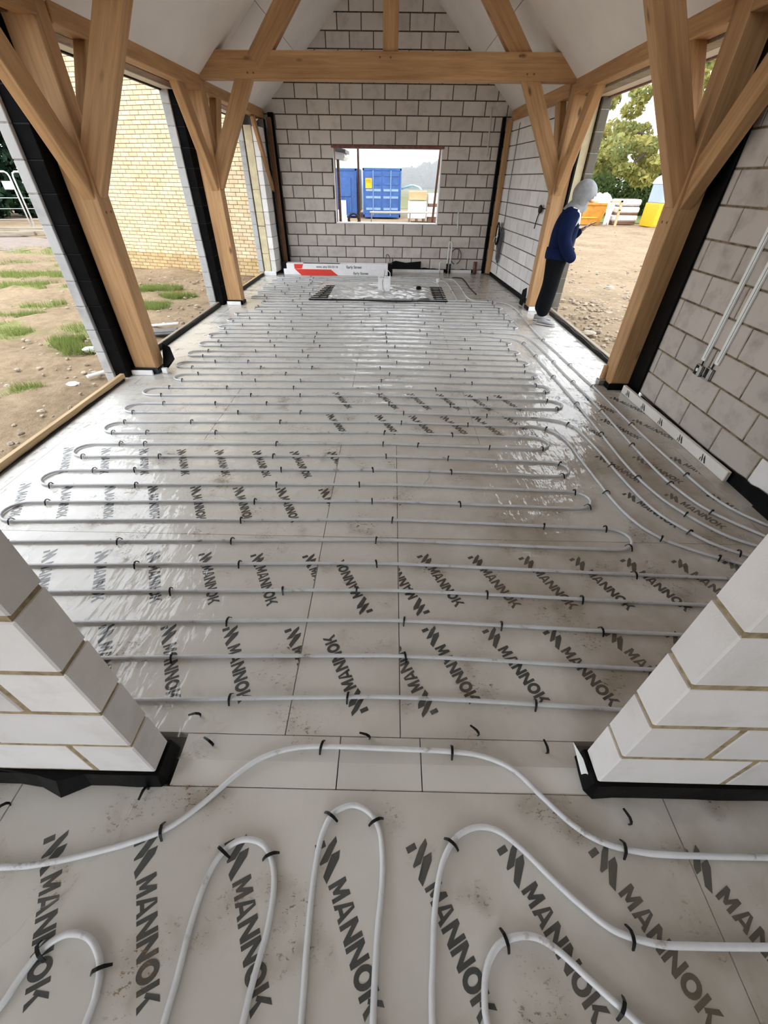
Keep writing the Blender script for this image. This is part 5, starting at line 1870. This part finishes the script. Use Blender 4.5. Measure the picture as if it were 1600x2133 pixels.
lump(-3.70, 4.55, 0.055, 'card', 'white scrap lying beyond the near left edging board', 'litter', 'litter')
lump(3.20, 6.95, 0.085, 'pale_stone', 'pale broken stone just outside the right opening past the person', 'stone', 'stone')
lump(5.0, 10.5, 0.11, 'pale_stone', 'flat pale stone out in the middle of the yard', 'stone', 'stone')
lump(-4.45, 9.35, 0.07, 'red_brick', 'red brick fragment in front of the brick building', 'brick fragment', 'brick_fragment')
timber('plank', (-3.95, 6.85, GZ + 0.05), (-3.45, 7.02, GZ + 0.06), 0.05, 0.03, M['foam'], label='thin white batten on the soil beyond the second left opening', cat='batten')
timber('plank', (-3.62, 4.72, GZ + 0.05), (-3.36, 5.0, GZ + 0.07), 0.05, 0.03, M['foam'], label='short white batten beside the front left block pier', cat='batten')
b = MB()
b.cbox(-0.20, 0.20, -0.13, 0.13, 0.0, 0.035, 0.012)
b.cbox(-0.17, 0.17, -0.10, 0.10, 0.03, 0.05, 0.008)
tag(b.build('plastic_tray', M['cable'], loc=(-3.50, 6.62, GZ + 0.02), rz=0.3), 'grey plastic lid on the soil outside the second left opening', 'lid')
for i, (x, y, l, an) in enumerate([(-14.6, 18.6, 1.6, 0.2), (-13.7, 18.9, 1.5, 0.0), (-14.9, 19.6, 2.6, 0.12)]):
    timber('plank', (x - l / 2 * math.cos(an), y - l / 2 * math.sin(an), GZ + 0.13 + 0.03 * i), (x + l / 2 * math.cos(an), y + l / 2 * math.sin(an), GZ + 0.13 + 0.03 * i), 0.22, 0.12, M['board_grey'],
           label=('grey timber baulk on the paved strip at the far left, nearest', 'grey timber baulk on the paved strip, nearest the brick building', 'long grey board behind the baulks at the foot of the site fence')[i], cat='timber')

# ---------------------------------------------------------------- site fence
def fence_panel(x0, y0, x1, y1, label):
    e = empty('fence_panel', (x0, y0, GZ), math.atan2(y1 - y0, x1 - x0))
    tag(e, label, 'fence panel', 'mesh site fence panels at the left')
    L = math.hypot(x1 - x0, y1 - y0)
    b = MB()
    r = 0.03
    b.tube([(0.04, 0, 0.05), (0.04, 0, 1.82), (0.07, 0, 1.92), (0.15, 0, 1.97), (L - 0.15, 0, 1.97), (L - 0.07, 0, 1.92), (L - 0.04, 0, 1.82), (L - 0.04, 0, 0.05)], r, 8)
    b.build('frame', M['zinc'], e, smooth=True)
    for z in (0.45, 0.8, 1.15):
        b = MB()
        b.tube([(0.04, 0, z), (L - 0.04, 0, z)], 0.009, 5)
        b.build('wire', M['zinc'], e)
    b = MB()
    b.cbox(-0.15, 0.22, -0.3, 0.3, 0.0, 0.10, 0.02)
    b.build('foot_block', M['stone'], e)
    return e
fence_panel(-17.9, 19.6, -15.15, 20.6, 'galvanised site fence panel in front of the dark trees, left of the pair')
e = fence_panel(-15.1, 20.6, -12.0, 21.6, 'galvanised site fence panel in front of the dark trees, half hidden by the block pier')
b = MB()
b.box(-0.42, -0.10, -0.03, -0.01, 1.42, 1.68)
b.build('white_plate', M['card'], e)

# ---------------------------------------------------------------- brick building
BB = empty('brick_building', (-8.1, 12.78, GZ), math.atan2(-1.0, 3.75))
tag(BB, 'buff brick building standing beyond the left openings', 'building')
BL, BH = 5.0, 6.0
b = MB()
b.box(0.02, BL, 0.012, 4.0, -0.3, BH)
b.build('mortar_core', M['mortar_brick'], BB)
def brick_mesh(tone):
    mb = MB()
    c = 0.004
    x1, z1 = 0.2155, 0.0655
    vs = [(c, 0, c), (x1 - c, 0, c), (x1 - c, 0, z1 - c), (c, 0, z1 - c), (0, c, 0), (x1, c, 0), (x1, c, z1), (0, c, z1), (0, 0.05, 0), (x1, 0.05, 0), (x1, 0.05, z1), (0, 0.05, z1)]
    fs = [(0, 1, 2, 3)] + [(r * 4 + i, r * 4 + (i + 1) % 4, r * 4 + 4 + (i + 1) % 4, r * 4 + 4 + i) for r in (0, 1) for i in range(4)]
    mb.add(vs, fs)
    return mb, mb.v, mb.f
_, bv, bf = brick_mesh(None)
def paint(me, tones):
    ca = me.color_attributes.new('tone', 'FLOAT_COLOR', 'POINT')
    ca.data.foreach_set('color', np.array(tones, dtype=np.float32).reshape(-1))
tone_meshes = []
for t in ((1, 1, 1), (1.08, 1.05, 1.02), (0.94, 0.92, 0.90), (1.0, 0.93, 0.88), (1.12, 1.12, 1.10)):
    mb = MB()
    mb.add(bv, bf)
    me = mb.mesh('brick', M['brick'])
    paint(me, [(*t, 1)] * len(me.vertices))
    tone_meshes.append(me)
slots = []
nc = int(BH / 0.075)
for j in range(nc):
    x = 0.0 if j % 2 else -0.1125
    while x < BL - 0.05:
        slots.append((x, j * 0.075, j))
        x += 0.225
# the courses that show largest through the openings are separate bricks
def big(s):
    x, z, j = s
    return (1.6 < x < 4.1 and 2.05 < z < 3.80)
ind = [s for s in slots if big(s)]
ind.sort(key=lambda s: -s[1])
ind = ind[:298]
iset = set((s[0], s[2]) for s in ind)
rest = MB()
tones = []
for s in slots:
    x, z, j = s
    dy = random.uniform(-0.003, 0.003)
    sx = 1.0
    if x < 0:
        continue
    if (x, j) in iset:
        put('brick', random.choice(tone_meshes), BB, loc=(x, dy, z))
    else:
        t = random.choice(((1, 1, 1), (1.08, 1.05, 1.02), (0.94, 0.92, 0.90), (1.0, 0.93, 0.88), (1.12, 1.12, 1.10)))
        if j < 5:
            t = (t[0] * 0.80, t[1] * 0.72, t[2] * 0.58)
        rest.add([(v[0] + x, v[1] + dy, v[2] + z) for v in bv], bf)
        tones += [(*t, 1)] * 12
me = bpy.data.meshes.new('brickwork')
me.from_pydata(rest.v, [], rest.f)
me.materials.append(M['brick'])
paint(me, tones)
o = put('brickwork', me, BB)
o['kind'] = 'stuff'
b = MB()
b.box(-0.3, BL + 0.2, -0.35, 4.3, BH, BH + 0.18)
b.build('roof_edge', M['board_dark'], BB)

# ---------------------------------------------------------------- trees
def foliage(clumps, n, size, zmin=-9):
    vs, fs = [], []
    for (cx, cy, cz, rx_, ry_, rz_) in clumps:
        k = n
        th = rng.uniform(0, 2 * PI, k)
        cph = rng.uniform(-1, 1, k)
        rr = rng.uniform(0.45, 1.0, k) ** 0.6
        sp = np.sqrt(1 - cph ** 2)
        px = cx + rx_ * rr * sp * np.cos(th)
        py = cy + ry_ * rr * sp * np.sin(th)
        pz = cz + rz_ * rr * cph
        a = rng.normal(size=(k, 3))
        a /= np.linalg.norm(a, axis=1)[:, None]
        c = rng.normal(size=(k, 3))
        c -= (c * a).sum(1)[:, None] * a
        c /= np.linalg.norm(c, axis=1)[:, None]
        s = size * rng.uniform(0.6, 1.4, k)[:, None]
        P = np.stack([px, py, pz], 1)
        q0, q1, q2, q3 = P - a * s, P + c * s * 0.55, P + a * s, P - c * s * 0.55
        o = len(vs)
        allq = np.stack([q0, q1, q2, q3], 1).reshape(-1, 3)
        allq[:, 2] = np.maximum(allq[:, 2], zmin)
        vs += allq.tolist()
        fs += [(o + 4 * i, o + 4 * i + 1, o + 4 * i + 2, o + 4 * i + 3) for i in range(k)]
    return vs, fs
def tree(name, x, y, label, trunk, clumps, n, size, leaf, cat='tree', zmin=-9, branches=0, group=None):
    e = empty(name, (x, y, GZ))
    tag(e, label, cat, group)
    vs, fs = foliage(clumps, n, size, zmin)
    me = bpy.data.meshes.new('foliage')
    me.from_pydata(vs, [], fs)
    me.materials.append(M[leaf])
    o = put('foliage', me, e)
    o['kind'] = 'stuff'
    if trunk:
        h, r = trunk
        b = MB()
        b.tube([(0, 0, -0.2), (0.1, 0, h * 0.4), (0.0, 0.1, h * 0.8), (0.1, 0, h * 1.2)], [r * 1.3, r, r * 0.8, r * 0.4], 10)
        b.build('trunk', M['bark'], e, smooth=True)
        for k in range(branches):
            c = clumps[k % len(clumps)]
            z0 = h * random.uniform(0.5, 1.0)
            mid = Vector((c[0] * 0.5, c[1] * 0.5, (z0 + c[2]) / 2 + 0.4))
            b = MB()
            b.tube(spline([(0, 0, z0), mid, (c[0], c[1], c[2])], 0.6), [r * 0.35 * (1 - 0.8 * i / 20) for i in range(len(spline([(0, 0, z0), mid, (c[0], c[1], c[2])], 0.6)))], 6)
            b.build('branch', M['bark'], e, smooth=True)
    return e
cl = []
random.seed(21)
for k in range(64):
    a = random.uniform(0, 2 * PI)
    z = random.uniform(2.0, 9.2)
    R_ = 5.9 * math.sqrt(max(0.1, 1 - ((z - 4.8) / 5.0) ** 2)) * random.uniform(0.35, 1.0)
    cl.append((R_ * math.cos(a), R_ * math.sin(a) * 0.8, z, random.uniform(.6, 1.3), random.uniform(.6, 1.2), random.uniform(.35, .75)))
tree('autumn_tree', 19.2, 37.0, 'large green and yellow autumn tree beyond the yard at the right', (4.4, 0.30), cl, 300, 0.16, 'leaf_autumn', branches=16)
cl = [(random.uniform(-2.4, 2.4), random.uniform(-1.5, 1.5), random.uniform(1.5, 5.0), 1.2, 1.1, 0.9) for k in range(22)]
tree('autumn_tree', 14.3, 41.5, 'pale olive autumn tree behind the orange skip', (2.2, 0.2), cl, 380, 0.16, 'leaf_autumn', branches=6)
cl = [(random.uniform(-5.5, 6.5), random.uniform(-0.8, 0.8), random.uniform(0.5, 1.9), 1.2, 1.0, 0.8) for k in range(44)]
tree('hedge', 20.0, 38.5, 'dense green hedge behind the portable toilet and the pallet', None, cl, 520, 0.12, 'leaf_green', 'hedge', zmin=0.0)
random.seed(5)
for i, (x, y, h, w) in enumerate([(-24.5, 29.0, 9.5, 3.3), (-21.0, 30.5, 9.4, 3.4), (-17.0, 29.5, 9.6, 3.2), (-29.0, 28.5, 9.0, 3.2)]):
    cl = []
    for k in range(38):
        z = random.uniform(0.3, h)
        ww = w * (1.05 - 0.6 * z / h)
        cl.append((random.uniform(-ww, ww), random.uniform(-ww, ww) * 0.7, z, 1.0, 0.9, 0.8))
    tree('conifer', x, y, ('dark green conifer at the far left edge, above the first fence panel', 'dark green conifer between the two fence panels', 'dark green conifer nearest the brick building', 'dark green conifer beyond the left edge of the view')[i],
         (h * 0.4, 0.2), cl, 520, 0.17, 'leaf_dark', branches=0, zmin=0.0)
b = MB()
b.tube([(0, 0, -0.1), (0.12, 0.0, 0.8), (-0.15, 0, 1.7), (-0.5, 0, 2.6)], [0.42, 0.34, 0.30, 0.26], 10)
tag(b.build('bare_tree', M['bark'], loc=(-20.4, 23.5, GZ), smooth=True), 'bare brown tree trunk behind the first fence panel', 'trunk')
random.seed(9)
cl = []
for k in range(60):
    u = random.random()
    hh = 3.0 + 4.5 * u
    cl.append((-7 + 24 * u + random.uniform(-1, 1), random.uniform(-2, 2), random.uniform(0.2, hh), 1.8, 1.5, 1.1))
tree('tree_belt', 9.6, 122.0, 'misty belt of trees far beyond the field in the window', None, cl, 300, 0.42, 'leaf_far', 'trees', zmin=0.0)
# mist over the field
mm, nt, p = nmat('mist')
nt.nodes.remove(p)
vol = node(nt, 'ShaderNodeVolumeScatter')
vol.inputs['Color'].default_value = (0.93, 0.97, 1.0, 1)
vol.inputs['Density'].default_value = 0.016
vol.inputs['Anisotropy'].default_value = 0.3
nt.links.new(vol.outputs[0], nt.nodes['Material Output'].inputs['Volume'])
b = MB()
b.box(-60, 60, 48, 150, GZ + 0.5, 26)
tag(b.build('mist', mm), 'pale mist hanging over the field beyond the window', 'mist', kind='stuff')

# ---------------------------------------------------------------- containers
def container(name, x0, x1, y, h, depth, label, doors):
    e = empty(name, (x0, y, GZ))
    tag(e, label, 'container')
    W = x1 - x0
    b = MB()
    b.box(0.03, W - 0.03, 0.03, depth, 0.12, h - 0.02)
    b.build('body', M['blue'], e)
    b = MB()
    for (xa, xb, za, zb) in ((0, 0.09, 0.05, h), (W - 0.09, W, 0.05, h), (0, W, h - 0.11, h), (0, W, 0.05, 0.20)):
        b.cbox(xa, xb, 0.0, 0.10, za, zb, 0.01)
    b.build('corner_frame', M['blue'], e)
    b = MB()
    b.box(-0.02, W + 0.02, -0.02, depth, h, h + 0.05)
    b.build('roof_edge', M['blue_light'], e)
    if doors:
        for s_, (xa, xb) in enumerate(((0.10, W / 2 - 0.01), (W / 2 + 0.01, W - 0.10))):
            b = MB()
            b.cbox(xa, xb, 0.015, 0.05, 0.22, h - 0.13, 0.008)
            dr_ = b.build('door', M['blue'], e)
            for z in (0.42, 0.98, 1.32, 1.62, 2.02):
                if z > h - 0.2:
                    continue
                for (ua, ub) in ((0.08, 0.46), (0.54, 0.94)):
                    if s_ == 0 and z > 1.5 and ua < 0.3:
                        continue
                    b = MB()
                    w_ = xb - xa
                    b.prism([(xa + w_ * ua, z), (xa + w_ * ub, z), (xa + w_ * ub, z + 0.11), (xa + w_ * ua, z + 0.11)], -0.012, 0.016, lambda u, d, w: (u, d, w))
                    b.build('raised_panel', M['bluebar'] if z < 1.6 else M['blue'], dr_)
            for u in (0.5,):
                b = MB()
                b.tube([(xa + (xb - xa) * u, -0.02, 0.15), (xa + (xb - xa) * u, -0.02, h - 0.1)], 0.022, 8)
                b.build('lock_bar', M['bluebar'], dr_)
    else:
        for k in range(int(W / 0.28)):
            b = MB()
            b.cbox(0.12 + k * 0.28, 0.26 + k * 0.28, -0.01, 0.03, 0.22, h * 0.42, 0.01)
            b.build('rib', M['blue'], e)
        b = MB()
        b.cbox(0.06, W - 0.35, -0.02, 0.03, h * 0.44, h * 0.82, 0.01)
        b.build('side_panel', M['blue'], e)
    return e
c1 = container('shipping_container', -1.785, 0.50, 31.0, 2.38, 6.0, 'blue shipping container seen door end on through the middle of the window', True)
sg = MB()
sg.box(0.16, 0.55, -0.03, -0.015, 1.46, 1.93)
so = sg.build('warning_sign', M['yellow'], c1)
for k in range(3):
    q = MB()
    q.box(0.23 + 0.09 * k, 0.265 + 0.09 * k, -0.034, -0.03, 1.76, 1.87)
    q.box(0.23 + 0.09 * k, 0.265 + 0.09 * k, -0.034, -0.03, 1.71, 1.74)
    q.build('printed_mark', M['red'], so)
container('shipping_container', -4.75, -2.2, 31.6, 2.36, 6.0, 'blue shipping container behind the pole at the left of the window', False)
# things in the window
pipe_on('scaffold_pole', [(-0.775, 11.98, GZ), (-0.785, 11.98, 2.6)], 0.024, 'board_dark', 'dark upright prop standing just outside the window', 'pole', 8)
timber('timber_prop', (0.90, 12.0, GZ), (1.06, 12.0, 2.6), 0.05, 0.035, M['board_dark'], up=(0, 1, 0), label='leaning timber prop just outside the right of the window', cat='prop')
lt = empty('lean_to', (-1.8, 12.2, GZ))
tag(lt, 'corner of a white lean-to roof with a brown post outside the left of the window', 'lean-to')
b = MB()
b.prism([(-0.25, 2.465), (0.66, 2.36), (0.70, 2.30), (0.66, 2.24), (-0.25, 2.305)], 0.0, 1.0, lambda u, d, w: (u, d, w))
b.build('roof_edge', M['card'], lt)
b = MB()
b.prism([(-0.25, 2.52), (0.72, 2.42), (0.72, 2.36), (-0.25, 2.47)], -0.05, 1.05, lambda u, d, w: (u, d, w))
b.build('roof_sheet', M['cable'], lt)
b = MB()
b.cbox(0.50, 0.56, 0.05, 0.12, 0.0, 2.3, 0.005)
b.build('post', M['board_dark'], lt)
rl = empty('guard_rail', (0, 14.0, GZ))
tag(rl, 'white guard rail with thin legs standing outside the window', 'rail')
b = MB()
b.tube([(-0.62, 0, 1.19), (1.75, 0, 1.21)], 0.024, 8)
b.build('top_rail', M['card'], rl)
for x in (-0.58, 0.50, 1.55):
    b = MB()
    b.tube([(x, 0, 0), (x, 0, 1.19)], 0.018, 8)
    b.build('leg', M['galv'], rl)
hz = spline([(0.56, 31.6, 1.30), (1.1, 31.2, 1.46), (1.5, 30.2, 1.40), (1.62, 29.4, 1.30)], 0.1)
pipe_on('blue_hose', hz, 0.05, 'blue_light', 'pale blue hose arching beside the blue container', 'hose', 8)
pk = empty('block_pack', (1.43, 29.3, GZ))
tag(pk, 'wrapped pack of blocks on a pallet right of the blue container', 'pack')
b = MB()
b.cbox(-0.52, 0.52, -0.4, 0.4, 0.14, 0.95, 0.03)
b.build('wrapped_stack', M['bag'], pk)
b = MB()
b.cbox(-0.50, 0.50, -0.42, 0.40, 1.0, 1.40, 0.02)
b.build('timber_bundle', M['board'], pk)
for x in (-0.4, 0.0, 0.4):
    b = MB()
    b.cbox(x - 0.06, x + 0.06, -0.4, 0.4, 0.0, 0.14, 0.005)
    b.build('pallet_bearer', M['board_dark'], pk)
bp = empty('board_stack', (2.35, 29.2, GZ))
tag(bp, 'stack of pale sheets on bearers beside the block pack in the window', 'stack')
b = MB()
b.cbox(-0.33, 0.5, -0.5, 0.5, 0.85, 1.30, 0.02)
b.build('upper_sheets', M['card'], bp)
b = MB()
b.cbox(-0.38, 0.55, -0.6, 0.5, 0.25, 0.70, 0.02)
b.build('lower_sheets', M['bag'], bp)
b = MB()
b.cbox(-0.3, 0.45, -0.5, 0.4, 0.0, 0.25, 0.01)
b.cbox(-0.3, 0.45, -0.5, 0.4, 0.70, 0.85, 0.01)
b.build('bearers', M['board_dark'], bp)
bg_ = empty('rubbish_bag', (-2.95, 26.0, GZ))
tag(bg_, 'pale bag and white board heaped in front of the left container', 'bag')
b = MB()
b.lathe([(0.3, 0.0), (0.62, 0.15), (0.6, 0.42), (0.4, 0.62), (0.1, 0.66)], 12)
b.build('sack', M['bag'], bg_, smooth=True)
b = MB()
b.cbox(0.25, 0.60, -0.3, -0.24, 0.1, 1.05, 0.01)
b.build('white_board', M['card'], bg_)
tw = [(-2.0 + 0.25 * math.cos(t) + 0.03 * k, 25.6, 0.12 + 0.25 * math.sin(t)) for k in range(3) for t in [2 * PI * i / 18 for i in range(18)]]
pipe_on('hose_coil', tw, 0.035, 'black_cable', 'black coil of hose standing beside the pale bag in the window', 'hose', 6)

# ---------------------------------------------------------------- yard on the right
sk = empty('skip', (11.0, 28.6, GZ), 0.0)
tag(sk, 'orange skip heaped with white bags in the yard beyond the person', 'skip')
b = MB()
pl = [(-0.30, 0.0), (0.80, 0.0), (1.15, 0.95), (-0.75, 0.95)]
b.prism(pl, 0.0, 1.6, lambda u, d, w: (u, d, w))
b.build('hull', M['skip'], sk)
b = MB()
b.cbox(-0.82, 1.20, -0.05, 0.06, 0.88, 1.0, 0.02)
b.build('rim', M['skip'], sk)
b = MB()
b.cbox(-0.40, 0.62, -0.04, 0.0, 0.30, 0.36, 0.01)
b.build('hull_rib', M['yellow_plastic'], sk)
random.seed(3)
for k in range(7):
    b = MB()
    r = random.uniform(0.28, 0.45)
    prof = [(r * 0.4, -r * 0.7), (r, -r * 0.3), (r * 0.95, r * 0.25), (r * 0.5, r * 0.7), (r * 0.1, r * 0.9)]
    b.lathe(prof, 10)
    b.v = [(x * random.uniform(.85, 1.2), y * random.uniform(.85, 1.2), z * random.uniform(.85, 1.15)) for x, y, z in b.v]
    o = b.build('white_bag', M['bag_yellow'] if k == 2 else M['bag'], None, smooth=True, loc=(11.0 - 0.45 + 0.24 * k, 29.2 + 0.2 * (k % 2), GZ + 1.05 + 0.18 * (1 - abs(k - 2.5) / 3)))
    tag(o, ('pale yellow rubbish bag on top of the orange skip' if k == 2 else ('leftmost white rubbish bag on the orange skip', 'second white rubbish bag from the left on the orange skip', '', 'white rubbish bag right of the pale yellow bag on the skip', 'third white rubbish bag from the right on the skip', 'second white rubbish bag from the right on the skip', 'rightmost white rubbish bag on the orange skip')[k]), 'bag', 'bags on the skip')
fr_ = empty('draped_timber_frame', (12.15, 27.6, GZ))  # upright timber frame draped with a sheet
tag(fr_, 'upright timber frame draped with a white sheet next to the skip', 'frame')
for (xa, xb, za, zb) in ((-0.42, -0.34, 0, 1.1), (0.12, 0.24, 0, 1.15), (-0.42, 0.24, 1.06, 1.15), (-0.42, 0.24, 0.70, 0.76)):
    b = MB()
    b.cbox(xa, xb, 0, 0.08, za, zb, 0.006)
    b.build('frame_member', M['board'], fr_)
b = MB()
vs, fs = [], []
for i in range(9):
    t = i / 8
    x = -0.55 + 0.36 * t
    for j in range(6):
        z = 0.06 + 1.0 * j / 5
        vs.append((x + 0.05 * (1 - j / 5) * math.sin(5 * t), -0.06 - 0.05 * math.sin(9 * t + j), z))
for i in range(8):
    for j in range(5):
        fs.append((i * 6 + j, (i + 1) * 6 + j, (i + 1) * 6 + j + 1, i * 6 + j + 1))
b.add(vs, fs)
so = b.build('white_sheet', M['bag'], fr_, smooth=True)
so.modifiers.new('thickness', 'SOLIDIFY').thickness = 0.012
pt = empty('sack_pallet', (13.45, 29.6, GZ))
tag(pt, 'pallet of white wrapped sacks in front of the green hedge', 'pallet')
for k, z in enumerate((0.14, 0.52, 0.86)):
    b = MB()
    b.cbox(-0.72 + 0.03 * k, 0.72 - 0.02 * k, -0.5, 0.5, z, z + 0.30, 0.07)
    b.build('sack_layer', M['bag'], pt)
b = MB()
b.cbox(-0.66, 0.66, -0.48, 0.48, 0.0, 0.14, 0.01)
b.cbox(-0.66, 0.66, -0.46, 0.46, 0.44, 0.53, 0.01)
b.build('pallet_boards', M['board_dark'], pt)
tl = empty('portable_toilet', (14.75, 28.0, GZ), 0.12)
tag(tl, 'portable toilet with a blue-grey top and yellow base beside the front right post', 'toilet')
b = MB()
b.cbox(-0.62, 0.62, -0.6, 0.6, 0.0, 1.05, 0.03)
b.build('yellow_base', M['yellow_plastic'], tl)
for k in range(5):
    b = MB()
    b.cbox(-0.60 + 0.26 * k, -0.44 + 0.26 * k, -0.625, -0.595, 0.08, 0.95, 0.01)
    b.build('base_rib', M['yellow_plastic'], tl)
b = MB()
b.cbox(-0.58, 0.58, -0.56, 0.56, 1.05, 1.85, 0.03)
b.build('upper_wall', M['lilac'], tl)
b = MB()
pr = [(-0.60, 1.85), (0.60, 1.85), (0.60, 1.92), (0.48, 2.10), (0.25, 2.22), (0.0, 2.26), (-0.25, 2.22), (-0.48, 2.10), (-0.60, 1.92)]
b.prism(pr, -0.60, 0.60, lambda u, d, w: (u, d, w))
b.build('domed_roof', M['roof_white'], tl)
b = MB()
b.prism([(-0.30, 1.40), (0.34, 1.40), (0.36, 1.95), (0.02, 2.05), (-0.30, 1.95)], -0.63, -0.58, lambda u, d, w: (u, d, w))
vp = b.build('vent_panel', M['lilac'], tl)
for k in range(5):
    b = MB()
    b.box(-0.24 + 0.02 * k, 0.26, -0.642, -0.63, 1.48 + 0.10 * k, 1.53 + 0.10 * k)
    b.build('vent_slot', M['dark_gap'], vp)
